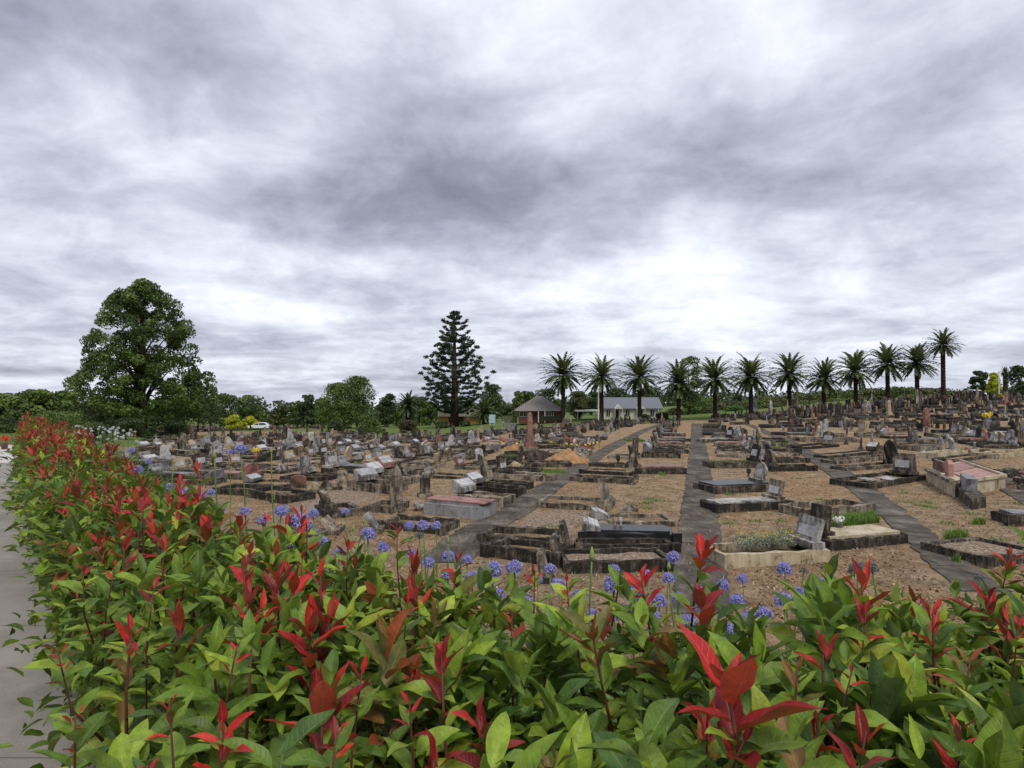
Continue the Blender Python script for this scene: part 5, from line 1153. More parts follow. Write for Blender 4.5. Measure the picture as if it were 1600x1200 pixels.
def field(t_list, s0, s1, poly, word, gap, grp, step=(1.12, 1.2, 1.9), wts=None, pp=(.45, .3, .25)):
    for r_i, (t0, sd_) in enumerate(t_list):
        s = s0 + rng.uniform(0, 1); c_ = 0
        while s < s1:
            s += rng.choice(step, p=pp); p = uv(s, t0 + rng.normal(0, .08)); px, py = px_of(p.x, p.y, p.z)
            if not inpoly(np.array([px]), np.array([py]), poly)[0] or rng.random() < gap: continue
            c_ += 1; add_auto(p, sd_, f"x|{ORD[min(c_, 59)]} in the {ORD[r_i + 1]} row {word}", grp, wts)
tl = []; t0 = -7.9
for i in range(22): tl += [(t0, -1 if i % 2 else 1)]; t0 -= (2.35 if i % 2 == 0 else 3.2)
LP = [(196, 712), (250, 690), (330, 686), (450, 680), (600, 684), (720, 679), (800, 674), (990, 662), (1010, 666), (900, 722), (860, 735), (780, 742), (700, 758), (600, 742), (560, 752), (430, 762), (440, 776), (380, 775), (300, 768), (230, 745)]
field(tl, -6, 62, LP, 'left of diagonal path', .13, 'graves in the dense left field')
tr_ = []; t0 = 7.9
for i in range(34): tr_ += [(t0, 1 if i % 2 == 0 else -1)]; t0 += (2.35 if i % 2 == 0 else 3.1)
RP = [(1185, 664), (1220, 652), (1330, 644), (1420, 634), (1500, 626), (1640, 618), (1660, 705), (1560, 712), (1500, 704), (1440, 692), (1380, 690), (1300, 692), (1240, 690), (1200, 676)]
W2 = np.array([3, 3, 3, 2, 1, 2, 3, 3, 3, 1, 3, 4, 3, 3, 3, 4, 3], float); W2 /= W2.sum()
field(tr_, 8, 84, RP, 'right of right-hand path', .10, 'graves in the dense right field', wts=W2)
AUTO.sort(key=lambda a: -a[0]); NI = 300 - NG[0] - 4
print('auto graves', len(AUTO), 'hand', NG[0])
for (sz, p, sd_, text, grp, ki) in AUTO[:NI]:
    lab = kindtext(ki) + ', ' + text.split('|')[1]; auto_grave(p, ANG, ki, sd_, lab, grp)
# the remaining far graves, several hundred, as one mass
mats = [M_DARK, M_CON, M_TAN, M_WHITE, M_GREY, M_BRN, M_RED]; FM = [MB() for _ in mats]; WM = np.array([7, 7, 3, 3, 3, 1.5, .8]); WM /= WM.sum()
def far_stone(p, tall=1.0):
    k = rng.choice(len(mats), p=WM); m = FM[k]; q = (p.x, p.y, p.z - .1); r = rng.random(); h = rng.uniform(.35, .95) * tall
    if r < .72: m.box(q, (.14, rng.uniform(.5, .8), h), rz=ANG + rng.normal(0, .3), tilt=rng.normal(0, .1))
    elif r < .84: m.box(q, (.6, .6, .4), rz=ANG); m.box((q[0], q[1], q[2] + .4), (.3, .3, h * 1.3), rz=ANG, taper=.45)
    else: m.box(q, (.16, .7, h), rz=ANG + rng.normal(0, .3), taper=.75)
    if rng.random() < .5: FM[rng.choice([0, 1])].box((p.x - v_.x * .9, p.y - v_.y * .9, p.z - .1), (1.9, .95, .35), rz=ANG)
for a in AUTO[NI:]: far_stone(a[1])
for (pl, n, tall) in [([(1200, 655), (1230, 645), (1340, 638), (1420, 630), (1600, 616), (1600, 624), (1500, 632), (1400, 642), (1240, 655)], 460, 1.7), ([(210, 678), (330, 664), (600, 660), (610, 668), (330, 674), (240, 684)], 330, 1.0),
                      ([(930, 662), (1040, 656), (1060, 659), (960, 670), (860, 672)], 60, 1.0), ([(1110, 650), (1230, 645), (1235, 656), (1120, 660)], 60, 1.2), ([(330, 690), (440, 680), (600, 674), (600, 678), (440, 688)], 60, .8), ([(0, 0)], 0, 1)]:
    pa = np.array(pl); c_ = 0
    while c_ < n:
        x, y = rng.uniform(pa[:, 0].min(), pa[:, 0].max()), rng.uniform(pa[:, 1].min(), pa[:, 1].max())
        if inpoly(np.array([x]), np.array([y]), pl)[0]:
            p = G(x, y); c_ += 1
            if p.y < 170: far_stone(p, tall)
V = []; Fs = []; mi = []; b0 = 0
for k, m in enumerate(FM):
    if m.n: V.append(np.concatenate(m.v)); Fs += [tuple(i + b0 for i in f) for f in m.f]; mi += [k] * len(m.f); b0 += m.n
me = bpy.data.meshes.new('distant_headstones'); me.from_pydata(np.concatenate(V).tolist(), [], Fs); [me.materials.append(x) for x in mats]; me.polygons.foreach_set('material_index', mi); me.update()
tag(link('distant_headstones', me), 'hundreds of small far headstones massed behind the nearer graves', 'headstones', None, 'stuff')
# a few far stones that stand out
for (px, py, h, w_, kd, cl, lb) in [(1178, 646, 28, 9, 'obelisk', 'white', 'white obelisk on plinth between the palm trunks, right of central path'), (1204, 646, 24, 6, 'obelisk', 'white', 'slim white obelisk right of the larger white one'),
        (1354, 645, 22, 12, 'obelisk', 'white', 'pair-like broad white monument under the palms'), (1389, 648, 26, 6, 'obelisk', 'tan', 'slim pale obelisk under the right-hand palms'), (1448, 664, 30, 8, 'arch', 'red', 'upright reddish headstone far in the right field'),
        (1496, 612, 14, 3, 'obelisk', 'dark', 'thin dark obelisk on the skyline right of the lone tall palm'), (1509, 614, 12, 3, 'obelisk', 'dark', 'second thin dark obelisk on the right skyline'), (486, 696, 24, 9, 'square', 'white', 'narrow white pillar beside a gabled brown headstone in left field')]:
    stand(px, py + 3, h, w_, kd, cl, ANG - 1.2, 0, lb, 'monument', .3, 'monument')
# ---------------------------------------------------------------- buildings
M_ROOFG = simple('grey_metal_roof', (.15, .16, .185), .5, .4, .08, 2); M_ROOFB = simple('brown_tile_roof', (.19, .17, .16), .9, .2, .3, 5, .5, 10); M_ROOFO = simple('olive_roof', (.15, .15, .10), .9, .2, .25, 3); M_WALLC = simple('cream_weatherboard', (.66, .64, .54), .8, .2, .08, 2)
M_BRICKO = simple('orange_brick', (.52, .27, .10), .9, .2, .2, 6); M_BRICKR = simple('red_brown_brick', (.15, .06, .045), .9, .2, .25, 6); M_TRIM = simple('white_trim', (.68, .68, .66), .6, .3, .05); M_DGLASS = simple('dark_glass', (.02, .022, .025), .15, .6, .2); M_DOOR_SHADE = simple('dark_door_and_shade', (.05, .025, .02), .6); M_FENCEG = simple('green_fence', (.11, .12, .055), .85, .2, .15)
class HB:
    "building drawn in metres from pixel edges at one distance"
    def __init__(s, name, label, px0, px1, pyb, Y, cat='house', d=6.0):
        s.Y = Y; s.px0 = px0; s.k = Y / F; s.b = at((px0 + px1) / 2, pyb, Y); s.pyb = pyb; s.root = tag(empty(name, s.b), label, cat); s.d = d; s.cx = (px0 + px1) / 2
    def x(s, px): return at(px, s.pyb, s.Y).x - s.b.x
    def z(s, py): return at(s.cx, py, s.Y).z - s.b.z
    def box(s, px0, px1, py0, py1, y0, y1, mat, name, parent=None):
        a, b, c, d = s.x(px0), s.x(px1), s.z(py0), s.z(py1); m = MB().box(((a + b) / 2, (y0 + y1) / 2, min(c, d)), (b - a, y1 - y0, abs(c - d))); return m.build(name, mat, parent or s.root)
    def window(s, px0, px1, py0, py1, y=-.05, bars=1):
        f = s.box(px0, px1, py0, py1, y - .06, y, M_TRIM, 'window'); e = .55; s.box(px0 + e, px1 - e, py0 - e, py1 + e, y - .09, y - .061, M_DGLASS, 'pane', f)
        for i in range(bars): xm = px0 + (px1 - px0) * (i + 1) / (bars + 1); s.box(xm - .22, xm + .22, py0 - e, py1 + e, y - .12, y - .091, M_TRIM, 'glazing_bar', f)
    def gable(s, px0, px1, pye, pyr, y0, y1, mat, name='roof', parent=None, along='x', th=.12):
        a, b, e, r = s.x(px0), s.x(px1), s.z(pye), s.z(pyr); ym = (y0 + y1) / 2; xm = (a + b) / 2
        if along == 'x': v = [(a, y0, e), (b, y0, e), (b, ym, r), (a, ym, r), (a, y1, e), (b, y1, e)]; f = [(0, 1, 2, 3), (3, 2, 5, 4), (0, 3, 4), (1, 5, 2), (0, 4, 5, 1)]
        elif along == 'y': v = [(a, y0, e), (b, y0, e), (xm, y0, r), (a, y1, e), (b, y1, e), (xm, y1, r)]; f = [(0, 1, 2), (0, 2, 5, 3), (1, 4, 5, 2), (3, 5, 4), (0, 3, 4, 1)]
        else: q = (b - a) * .44; v = [(a, y0, e), (b, y0, e), (b, y1, e), (a, y1, e), (a + q, ym, r), (b - q, ym, r)]; f = [(0, 1, 5, 4), (1, 2, 5), (2, 3, 4, 5), (3, 0, 4), (3, 2, 1, 0)]
        v = [(x, y, z) for x, y, z in v]; return MB().add(v, f).build(name, mat, parent or s.root)
h = HB('cottage', 'long white cottage with grey metal roof and small porch gables behind the palms', 943, 1036, 655, 103)
h.box(943, 1028, 658, 637.6, 0, 6, M_WALLC, 'wall'); rf = h.gable(941, 1036, 638.2, 621, -.5, 7, M_ROOFG); h.box(942.5, 946.5, 628, 613.5, 2.4, 3.2, M_TRIM, 'chimney', rf)
h.box(1028.1, 1035, 658, 638.5, 1, 6, M_WALLC, 'side_wing')
for a, b in ((959, 972), (993, 1006)): h.gable(a, b, 638.6, 632, -1.0, .5, M_TRIM, 'porch_gable', rf, 'y')
for px in (959.5, 971, 994, 1006, 1027): h.box(px - .4, px + .4, 655, 638.8, -.98, -.86, M_TRIM, 'veranda_post')
for a, b in ((947, 953.5), (977, 984), (1015.5, 1022.5)): h.window(a, b, 650, 640)
for a, b in ((961, 966.5), (998, 1004)): h.box(a, b, 656, 640, -.06, .0, M_DOOR_SHADE, 'door')
h = HB('brick_house', 'red-brown brick house with a hipped tile roof, left of the palm row', 805, 905, 659, 95)
h.box(811, 880, 662, 641.5, 0, 8, M_BRICKR, 'wall'); rf = h.gable(804, 884, 642, 619, -.8, 9, M_ROOFB, along='hip'); h.window(811.5, 824, 651, 643); h.window(854, 865, 650, 641.5, bars=2)
h.box(833, 839, 659, 643.5, -.06, 0, M_DOOR_SHADE, 'door'); 
for px in (841, 851): h.box(px - .5, px + .5, 660, 642, -.75, -.6, M_TRIM, 'porch_post')
h.box(843, 880, 656.5, 650, -.9, -.7, M_F2, 'clipped_box_hedge')
h = HB('outbuilding', 'low orange brick outbuilding with olive roof behind the tiered pine', 682, 752, 662, 134, 'building')
h.box(686, 748, 663, 650, 0, 6, M_BRICKO, 'wall'); h.gable(684, 750, 650.6, 639, -.9, 7, M_ROOFO); h.box(701, 724, 660, 650.8, -.08, -.01, M_DOOR_SHADE, 'opening'); h.box(729, 734, 656, 651.5, -.08, 0, M_TRIM, 'window')  # opening is a dark panel on the wall, its colour standing for interior shade
h = HB('low_building', 'small orange-roofed building seen behind the conical shrub at far left', 244, 262, 676, 150, 'building'); h.box(246, 262, 680, 671, 0, 6, M_WALLC, 'wall'); h.gable(244, 264, 671.4, 663, -.8, 7, simple('terracotta_roof', (.48, .13, .05), .8), along='x')
h = HB('carport', 'flat white-roofed open carport left of the cottage', 900, 940, 657, 100, 'shelter'); h.box(901, 940, 643.4, 641.2, 0, 5, M_TRIM, 'roof')
for px in (903, 927, 938): h.box(px - .35, px + .35, 657, 643.5, .1, .25, M_TRIM, 'post')
h = HB('panel_fence', 'short green panel fence between the shrubs and the brick house', 784, 808, 661, 99, 'fence')
for i in range(6): h.box(784 + i * 4, 787.8 + i * 4, 661, 649.5, 0, .08, M_FENCEG, 'panel')
h = HB('rail_fence', 'low pale post-and-rail fence beyond the central path', 1066, 1150, 655, 112, 'fence')
h.box(1066, 1150, 651.2, 650.4, 0, .08, M_TRIM, 'rail'); h.box(1066, 1150, 653.6, 652.8, 0, .08, M_TRIM, 'rail')
for i in range(10): h.box(1066 + i * 9.2, 1067 + i * 9.2, 655.5, 650, -.1, -.01, M_TRIM, 'post')
def pole(px, pyb, pyt, Y, r, mat, label, cat='pole', name='pole', arm=False):
    b = at(px, pyb, Y); H = at(px, pyt, Y).z - b.z; o = tag(empty(name, b), label, cat); MB().tube([(0, 0, -.3), (0, 0, H)], [r, r * .7], 8).build('shaft', mat, o); MB().lathe([(r * 1.6, H - .05), (r * 1.9, H + .1), (r * .5, H + .3)], n=8).build('cap', mat, o); return o
pole(935, 659, 608, 92, .09, M_TRIM, 'tall thin white pole left of the second palm'); pole(1561, 612, 582, 100, .07, M_TRIM, 'thin white pole in front of the yellow-green conifer')
g = at(769, 662, 88); o = tag(empty('notice_board', g), 'small pale blue notice board on the lawn below the low palm', 'sign'); MB().box((0, 0, .1), (.9, .08, 1.2)).build('board', simple('pale_blue_paint', (.35, .48, .55), .6), o); MB().box((-.3, 0, -.2), (.07, .07, .3)).build('post', M_TRIM, o); MB().box((.3, 0, -.2), (.07, .07, .3)).build('post', M_TRIM, o)

# ---------------------------------------------------------------- cars
M_CARW = simple('white_car_paint', (.72, .74, .76), .25, .5, .03); M_TYRE = simple('tyre_rubber', (.02, .02, .02), .8); M_RIM = simple('alloy_rim', (.35, .35, .36), .3, .6, .1); M_LAMP = simple('headlamp', (.6, .6, .55), .2, .6, .1); M_TAIL = simple('tail_lamp', (.4, .02, .02), .3)
def car(px, py, Y, rz, label):
    g = col_at(px, Y); root = tag(empty('parked_car', g, rz), label, 'car')
    side = [(-2.0, .35), (-2.02, .62), (-1.9, .82), (-1.15, .96), (1.75, 1.02), (1.98, .92), (2.0, .5), (1.95, .32)]
    cab = [(-1.15, .95), (-.55, 1.34), (-.1, 1.48), (.9, 1.50), (1.5, 1.36), (1.85, 1.0)]
    def ext(m, pr, w0, w1=None):
        n = len(pr); w1 = w1 or w0; zs = [z for x, z in pr]; z0, z1 = min(zs), max(zs); v = []
        for s in (-1, 1):
            for x, z in pr: f = (z - z0) / max(.01, z1 - z0); v.append((x, s * (w0 * (1 - f) + w1 * f), z))
        m.add(v, [tuple(reversed(range(n))), tuple(range(n, 2 * n))] + [(i, (i + 1) % n, n + (i + 1) % n, n + i) for i in range(n)])
    m = MB(); ext(m, side, .84, .80); b = m.build('body', M_CARW, root); bev(b, .07); m = MB(); ext(m, cab, .78, .60); c_ = m.build('cabin', M_CARW, root); bev(c_, .05)
    for s in (-1, 1):
        for pr, nm in (([(-.92, 1.0), (-.45, 1.32), (.02, 1.41), (.02, 1.0)], 'side_window'), ([(.1, 1.0), (.1, 1.41), (.85, 1.42), (1.35, 1.3), (1.5, 1.02)], 'side_window')):
            v = []
            for e_ in (.0, .02):
                for x, z in pr: f = (z - .95) / .55; v.append((x, s * (.78 - .18 * f + e_), z))
            n = len(pr); MB().add(v, [tuple(range(n)), tuple(range(2 * n - 1, n - 1, -1))] + [(i, (i + 1) % n, n + (i + 1) % n, n + i) for i in range(n)]).build(nm, M_DGLASS, root)
        for x in (-1.25, 1.25):
            w_ = MB(); w_.tube([(x, s * .70, .31), (x, s * .90, .31)], .31, 16).build('wheel', M_TYRE, root); MB().tube([(x, s * .88, .31), (x, s * .915, .31)], .19, 12).build('rim', M_RIM, root.children[-1] if root.children else root)
        MB().box((-1.96, s * .6, .62), (.12, .34, .16)).build('headlight', M_LAMP, root); MB().box((1.95, s * .66, .68), (.1, .22, .22)).build('tail_light', M_TAIL, root)
    MB().add([(-1.13, -.66, 1.0), (-1.13, .66, 1.0), (-.62, .56, 1.33), (-.62, -.56, 1.33)], [(0, 1, 2, 3)]).build('windscreen', M_DGLASS, root)
car(405, 676, 124, R(14), 'small white hatchback parked beside the yellow bushes'); car(1525, 618, 104, R(100), 'white car partly hidden by headstones below the right skyline')

# ---------------------------------------------------------------- trees
big_tree(); araucaria()
pr = [(880, 657, 547, 64), (940, 657, 551, 62), (999, 657, 551, 64), (1060, 657, 559, 66), (1117, 655, 552, 66), (1173, 652, 548, 66), (1233, 646, 547, 62), (1287, 645, 556, 60), (1337, 645, 542, 62), (1387, 638, 532, 60), (1433, 636, 532, 58), (1474, 634, 511, 46)]
for i, (px, by, tp, w_) in enumerate(pr):
    ex = ['leftmost tall date palm in the row, beside the brick house', 'second palm from the left, beside the cottage chimney', 'palm in front of the middle of the white cottage', 'low-crowned palm at the right end of the cottage', 'first palm to the right of the central path', 'second palm to the right of the central path',
          'third palm to the right of the central path', 'shortest palm with a drooping crown in the right half', 'fourth palm from the right end of the row', 'third palm from the right end of the row', 'second palm from the right end of the row', 'rightmost palm, tallest and slimmest with a small crown'][i]
    palm(px, None, tp, w_, ex, i % 4, Y=94 if i < 7 else 92)
palm(637, None, 609, 40, 'smaller date palm left of the tiered pine', 1, Y=140, group=None); palm(757, None, 617, 44, 'low date palm standing right of the tiered pine', 2, Y=120, group=None); palm(1152, None, 606, 36, 'small far palm seen between two big palms of the row', 0, Y=130, group=None)
palm(1571, None, 572, 16, 'small slender palm behind the yellow-green conifer', 3, Y=150, group=None)
T = [  # px, top, width, Y, material, shape, blobs, label
 (12, 617, 70, 36, M_F1, 'dome', 30, 'far-left woodland tree cut by the picture edge'), (55, 611, 78, 40, M_F1, 'dome', 34, 'broad woodland tree behind the round bush at far left'), (100, 613, 60, 46, M_F3, 'dome', 28, 'woodland tree just left of the tallest tree'),
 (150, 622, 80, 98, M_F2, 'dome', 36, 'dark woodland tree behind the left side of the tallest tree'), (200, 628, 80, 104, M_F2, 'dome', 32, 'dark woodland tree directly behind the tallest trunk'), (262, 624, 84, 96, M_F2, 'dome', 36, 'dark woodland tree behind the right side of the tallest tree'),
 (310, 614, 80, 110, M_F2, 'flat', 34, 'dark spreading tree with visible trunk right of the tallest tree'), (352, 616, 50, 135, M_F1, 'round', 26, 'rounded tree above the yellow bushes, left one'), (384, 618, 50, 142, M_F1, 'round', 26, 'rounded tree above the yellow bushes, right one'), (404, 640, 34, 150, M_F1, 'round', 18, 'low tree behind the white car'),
 (437, 626, 46, 150, M_F5, 'round', 24, 'pale-topped tree with a slender trunk right of the white car'), (480, 617, 40, 145, M_F2, 'dome', 30, 'very dark dense dome-shaped tree'), (462, 634, 30, 160, M_F1, 'round', 16, 'small tree left of the dark dome-shaped tree'),
 (528, 600, 88, 138, M_F3, 'dome', 60, 'large green tree, left half of the big leaning pair'), (558, 589, 84, 134, M_F3, 'dome', 60, 'largest green tree with high right shoulder, left of the small palm'), (505, 622, 40, 150, M_F1, 'dome', 22, 'tree at the left foot of the big green pair'),
 (603, 614, 44, 150, M_F2, 'dome', 26, 'dark tree right of the largest green tree'), (655, 621, 44, 165, M_F2, 'dome', 24, 'dark tree just behind the smaller left palm'), (672, 628, 42, 150, M_F3, 'round', 22, 'bright green low tree left of the outbuilding'), (620, 636, 34, 165, M_F1, 'round', 18, 'low tree beneath the smaller left palm'),
 (768, 601, 48, 135, M_F1, 'round', 34, 'leafy tree behind the low palm right of the tiered pine'), (730, 630, 60, 160, M_F3, 'round', 22, 'green tree behind the outbuilding roof'), (790, 634, 30, 150, M_F2, 'round', 18, 'small dark tree left of the brick house'), (818, 612, 42, 140, M_F1, 'flat', 26, 'flat-topped tree behind the left end of brick house'),
 (856, 608, 60, 150, M_F2, 'dome', 30, 'dark tree behind the brick house roof'), (905, 612, 46, 104, M_F5, 'round', 30, 'olive bushy tree between the brick house and cottage'), (925, 612, 40, 125, M_F2, 'dome', 24, 'dark tree behind the white pole'), (963, 606, 60, 130, M_F2, 'dome', 34, 'dark tree behind the left cottage roof'),
 (1015, 602, 64, 130, M_F2, 'dome', 34, 'dark tree behind the right cottage roof'), (1076, 557, 50, 112, M_F1, 'round', 36, 'tall broadleaf tree just behind the low-crowned palm'), (1100, 622, 68, 122, M_F3, 'dome', 24, 'low green tree at the end of central path'),
 (1140, 628, 64, 122, M_F5, 'dome', 22, 'low olive tree behind the first palms right of central path'), (1180, 626, 68, 122, M_F1, 'dome', 22, 'low tree behind the second palm right of central path'), (1215, 622, 78, 122, M_F5, 'dome', 26, 'low olive tree behind the third palm right of central path'),
 (1262, 616, 78, 122, M_F5, 'dome', 26, 'olive tree between third palm and shortest palm'), (1310, 612, 78, 122, M_F1, 'dome', 26, 'green tree right of the shortest palm'), (1362, 608, 78, 122, M_F5, 'dome', 26, 'olive tree between fourth and third palm from the right'), (1410, 606, 74, 122, M_F1, 'dome', 26, 'green tree between third and second palm from the right'),
 (1455, 608, 72, 122, M_F5, 'dome', 24, 'olive tree left of the rightmost palm'), (1498, 612, 62, 122, M_F1, 'dome', 20, 'low tree on the skyline right of the rightmost palm'), (1531, 580, 30, 118, M_F2, 'round', 26, 'dark round tree left of the yellow-green conifer'), (1553, 583, 26, 114, M_F4, 'cone', 70, 'yellow-green conifer on the right skyline'),
 (1592, 572, 40, 118, M_F2, 'dome', 28, 'dark tree cut by the right picture edge'), (1540, 600, 26, 125, M_F2, 'dome', 16, 'small dark shrubby tree at the foot of yellow-green conifer')]
for (px, tp, w_, Y, mt, sh, nb, lb) in T:
    tree(px, tp, w_, Y, lb, mt, nb=nb, per=130, shape=sh, bare=.12 if sh != 'flat' else .3, lsz=max(.16, Y * .0017))
# far woodland that reads as one mass
C = []; Rr = []
for i in range(420):
    px = rng.uniform(-350, 2000); Y = rng.uniform(230, 330); x = (px - 800) / F * Y; z = zg1(x, Y); topy = np.interp(px, [-350, 0, 300, 600, 780, 1000, 1200, 1600, 2000], [628, 628, 628, 634, 636, 634, 630, 606, 600]); top = at(800, topy, Y).z - rng.uniform(0, 5); C.append((x, Y, rng.uniform(z + 1, max(top, z + 2)))); Rr.append(rng.uniform(4, 7))
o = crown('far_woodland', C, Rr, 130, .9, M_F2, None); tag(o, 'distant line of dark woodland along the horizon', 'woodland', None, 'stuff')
B = [(366, 649, 36, 122, M_F4, 'left of the two round bright yellow-green bushes'), (392, 651, 32, 125, M_F4, 'right one of two round bright yellow-green bushes, by the car'), (525, 658, 30, 108, M_F2, 'dark green round bush left of the frangipani'), (575, 648, 46, 100, M_F1, 'larger domed frangipani bush with pale flower clusters'),
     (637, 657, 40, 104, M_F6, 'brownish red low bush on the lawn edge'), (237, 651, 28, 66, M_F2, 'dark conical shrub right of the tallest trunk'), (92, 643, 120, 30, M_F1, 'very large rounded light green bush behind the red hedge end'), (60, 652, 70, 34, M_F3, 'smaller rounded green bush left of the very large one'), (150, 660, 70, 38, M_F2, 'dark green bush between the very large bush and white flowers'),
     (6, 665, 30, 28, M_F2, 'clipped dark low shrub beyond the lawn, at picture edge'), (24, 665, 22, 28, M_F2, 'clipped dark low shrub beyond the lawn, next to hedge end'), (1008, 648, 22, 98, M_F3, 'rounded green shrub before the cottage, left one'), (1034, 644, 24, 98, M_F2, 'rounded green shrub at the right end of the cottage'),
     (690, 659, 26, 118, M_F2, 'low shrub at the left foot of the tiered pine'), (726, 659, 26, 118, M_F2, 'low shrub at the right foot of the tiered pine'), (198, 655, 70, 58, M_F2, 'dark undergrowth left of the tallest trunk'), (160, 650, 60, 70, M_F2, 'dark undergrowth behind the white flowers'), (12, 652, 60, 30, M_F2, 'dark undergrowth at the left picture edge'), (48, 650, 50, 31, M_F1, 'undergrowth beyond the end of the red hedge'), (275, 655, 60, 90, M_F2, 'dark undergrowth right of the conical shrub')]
for (px, tp, w_, Y, mt, lb) in B:
    sh = 'cone' if 'conical' in lb else 'dome'; bush(px, 0, tp, w_, Y, lb, mt, shape=sh, per=170, lsz=max(.05, Y * .0014))
for i in range(16):
    px = 1060 + i * 28 + rng.uniform(-8, 8); 
    bush(px, 0, 638 - (px - 1060) * .04, 44, 114, uniq('low green shrub behind the palm trunks', px, 640, 'g'), M_F3 if i % 2 else M_F5, per=110, nb=16, group='shrubs behind the palm row')

# ---------------------------------------------------------------- flowers
blue = [(465, 820, 50), (440, 800, 30), (295, 772, 34), (283, 780, 26), (345, 795, 24), (375, 703, 26), (358, 707, 14), (575, 836, 40), (640, 822, 24), (661, 822, 28), (681, 822, 20), (600, 855, 26), (490, 803, 26), (502, 850, 30), (383, 800, 26), (312, 776, 26), (770, 892, 50), (738, 905, 30),
        (803, 888, 40), (872, 915, 32), (960, 915, 46), (992, 930, 36), (1052, 872, 34), (1030, 940, 30), (1100, 952, 40), (1152, 940, 40), (1170, 972, 46), (1226, 890, 28), (1225, 940, 44), (1285, 915, 34), (1140, 990, 36), (215, 735, 22), (232, 722, 16), (150, 694, 14), (262, 762, 22), (205, 704, 13), (37, 658, 10),
        (330, 770, 20), (410, 815, 24), (455, 850, 30), (540, 800, 20), (700, 870, 26), (760, 915, 32), (905, 935, 34), (840, 905, 26), (1120, 985, 34), (1195, 960, 34), (1010, 900, 26), (530, 865, 28), (640, 865, 28), (1060, 935, 30), (925, 960, 30), (1160, 905, 22), (780, 930, 30), (820, 940, 34), (860, 890, 30), (940, 985, 34), (975, 960, 36), (1020, 965, 34), (1075, 975, 36), (1045, 905, 30), (890, 960, 30), (1130, 915, 30), (1250, 925, 26), (700, 900, 28), (730, 875, 26), (670, 880, 26), (960, 890, 24), (1095, 925, 26)]
for (px, py, wd) in blue: agapanthus(px, py, wd, 'blue', uniq(('large ' if wd > 38 else 'small ' if wd < 22 else '') + 'violet-blue agapanthus head on green stem', px, py, 'x'), 'blue agapanthus heads beyond the hedge')
for (px, py, wd) in [(1340, 892, 48), (1362, 888, 34), (1256, 893, 20), (1290, 888, 20), (1530, 905, 22), (455, 798, 16), (720, 880, 22), (655, 838, 18)]: agapanthus(px, py, wd, 'seed', uniq('fading dark agapanthus seed head', px, py, 'x'), 'fading agapanthus heads')
for (px, py, wd) in [(500, 842, 14), (552, 826, 12), (568, 815, 14), (424, 705, 12), (335, 712, 14), (272, 722, 10), (925, 868, 24), (700, 845, 14), (468, 806, 12), (1045, 885, 16)]: agapanthus(px, py, wd, 'bud', uniq('pale green pointed agapanthus bud on bare stem', px, py, 'x'), 'agapanthus buds', Y=min(max(.10 * F / wd, 3.0), 6))
for i in range(62): 
    f = rng.random(); px = 118 + f * 98; py = 667 + f * 14 + rng.uniform(-8, 14); agapanthus(px, py, 5.5, 'white', 'small white agapanthus head in the bed before the tallest tree', 'white agapanthus heads in the far bed', Y=rng.uniform(21, 30))
for i in range(110):                                              # strap leaves on the bank
    px = rng.uniform(240, 1640); Y = rng.uniform(2.9, 5.2); x = (px - 800) / F * Y; d = float(bank_dist(np.array([x]), np.array([Y]))[0])
    if d < .35: continue
    strap_clump((x, Y, zg1(x, Y)), 16, .5, 'clump of green strap leaves under the agapanthus flowers', 'strap leaf clumps on the bank')
for i in range(60):
    px = rng.uniform(110, 300); Y = rng.uniform(9, 30); x = (px - 800) / F * Y; d = float(bank_dist(np.array([x]), np.array([Y]))[0])
    if not (.3 < d < 4.5): continue
    strap_clump((x, Y, zg1(x, Y)), 22, .6, 'clump of green strap leaves in the flower bed behind the hedge', 'strap leaf clumps in the far bed')
# red flowers in a pot at the far-left lawn corner
g = atz(7, 702, .03); o = tag(empty('potted_flowers', g), 'pot of bright red-orange flowers beside the pale path at the left edge', 'flower pot'); MB().lathe([(.08, 0), (.10, .2), (.11, .22), (.09, .23)], n=12).build('pot', M_BRN, o, True)
V, r_ = leafcloud([(0, 0, .32), (.05, 0, .36), (-.05, .03, .34)], [.09] * 3, 60, .03); quads_mesh('flowers', V, len(V) // 4, M_FR, o, 4, {'rnd': ('FLOAT', r_)})

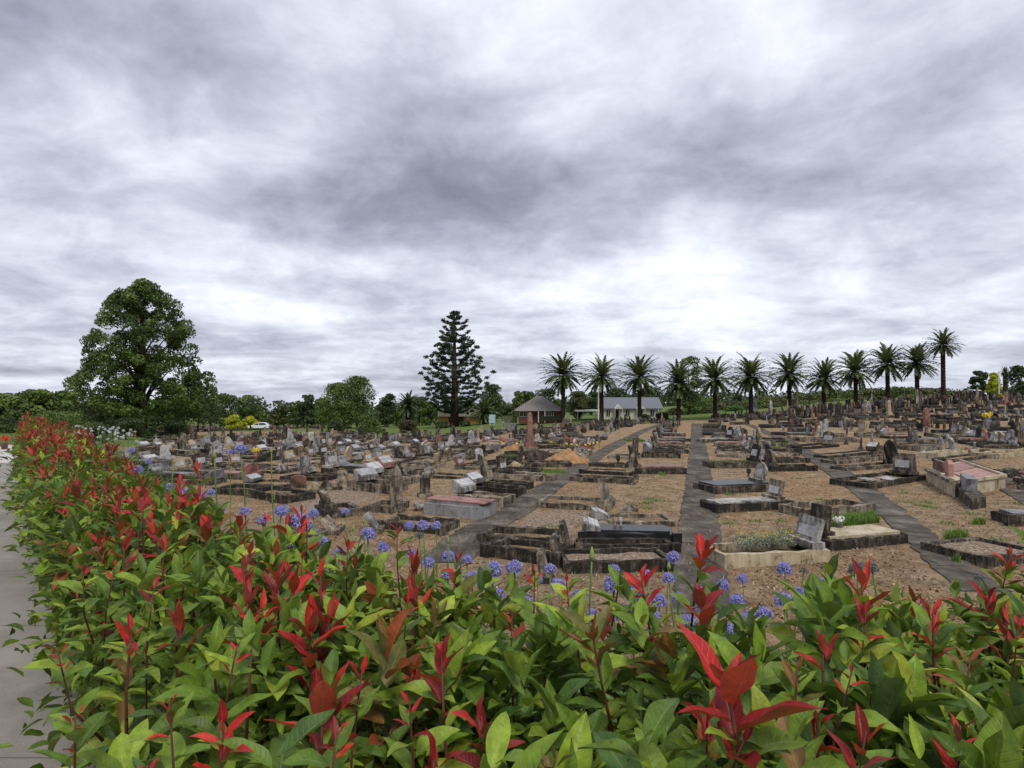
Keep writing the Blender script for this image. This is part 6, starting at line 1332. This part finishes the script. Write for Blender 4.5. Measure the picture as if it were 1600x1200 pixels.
# ---------------------------------------------------------------- litter on the earth
def litter():
    n = 46000; px = rng.uniform(-50, 1650, n); yy = 9 + 26 * rng.random(n) ** 1.3; x = (px - 800) / F * yy; d = bank_dist(x, yy); k = d > 4.5; x, yy = x[k], yy[k]; z = zg(x, yy); n = len(x)
    pc = np.array(PATHC); ok = np.ones(n, bool)
    for q in pc[pc[:, 1] < 40]: ok &= ((x - q[0]) ** 2 + (yy - q[1]) ** 2 > .42) | (rng.random(n) < .15)
    x, yy, z = x[ok], yy[ok], z[ok]; n = len(x)
    P = np.stack([x, yy, z + .012], 1); a = rng.uniform(0, 6.28, n); s = rng.uniform(.012, .045, n)[:, None]; d1 = np.stack([np.cos(a), np.sin(a), rng.normal(0, .4, n)], 1); d2 = np.stack([-np.sin(a), np.cos(a), rng.normal(0, .4, n)], 1)
    V = np.stack([P - d1 * s, P - d2 * s * .45, P + d1 * s, P + d2 * s * .45], 1).reshape(-1, 3)
    m = foliage('leaf_litter', (.07, .035, .018), (.26, .15, .07), (.50, .38, .24), 9.0, .0, .9); o = quads_mesh('leaf_litter', V, n, m, None, 4, {'rnd': ('FLOAT', np.repeat(rng.random(n), 4))}); tag(o, 'dry brown leaf litter scattered on the bare earth', None, None, 'stuff')
litter()
M_STRAW = foliage('dry_straw', (.16, .11, .05), (.36, .27, .14), (.55, .46, .28), 5.0, .1, .9)
rp_ = [q for q in RECTS if q[1] < 34]
def _near():
    while True:
        q = rp_[rng.integers(len(rp_))]; x, y = q[0] + rng.normal(0, .8), q[1] + rng.normal(0, .75)
        if math.sin(x * 3.1 + 1) * math.cos(y * 2.3) > -.15: return (x, y, zg1(x, y))
grass_blades(_near, 9000, .075, 'dry_grass', 'dry straw-coloured grass round the kerbs', None, 'stuff', mat=M_STRAW, w=.006, bend=.9)
wc = []
while len(wc) < 34:
    p = G(rng.uniform(740, 1640), rng.uniform(735, 900))
    if p.y > 9 and free(p, 1.0) and not on_path(p, .8): wc.append(p)
def _weed():
    p = wc[rng.integers(len(wc))]; x, y = p.x + rng.normal(0, .13), p.y + rng.normal(0, .13); return (x, y, zg1(x, y))
grass_blades(_weed, 2600, .07, 'weeds', 'small green weeds dotted over the bare earth', None, 'stuff', w=.007, bend=.8)
grass_blades(lambda: (lambda px, Y: ((px - 800) / F * Y, Y, zg1((px - 800) / F * Y, Y)))(rng.uniform(200, 1640), rng.uniform(2.8, 8.5)), 5000, .12, 'weeds', 'thin grass and weeds growing on the bank below the hedge', None, 'stuff', w=.004)
build_hedge()
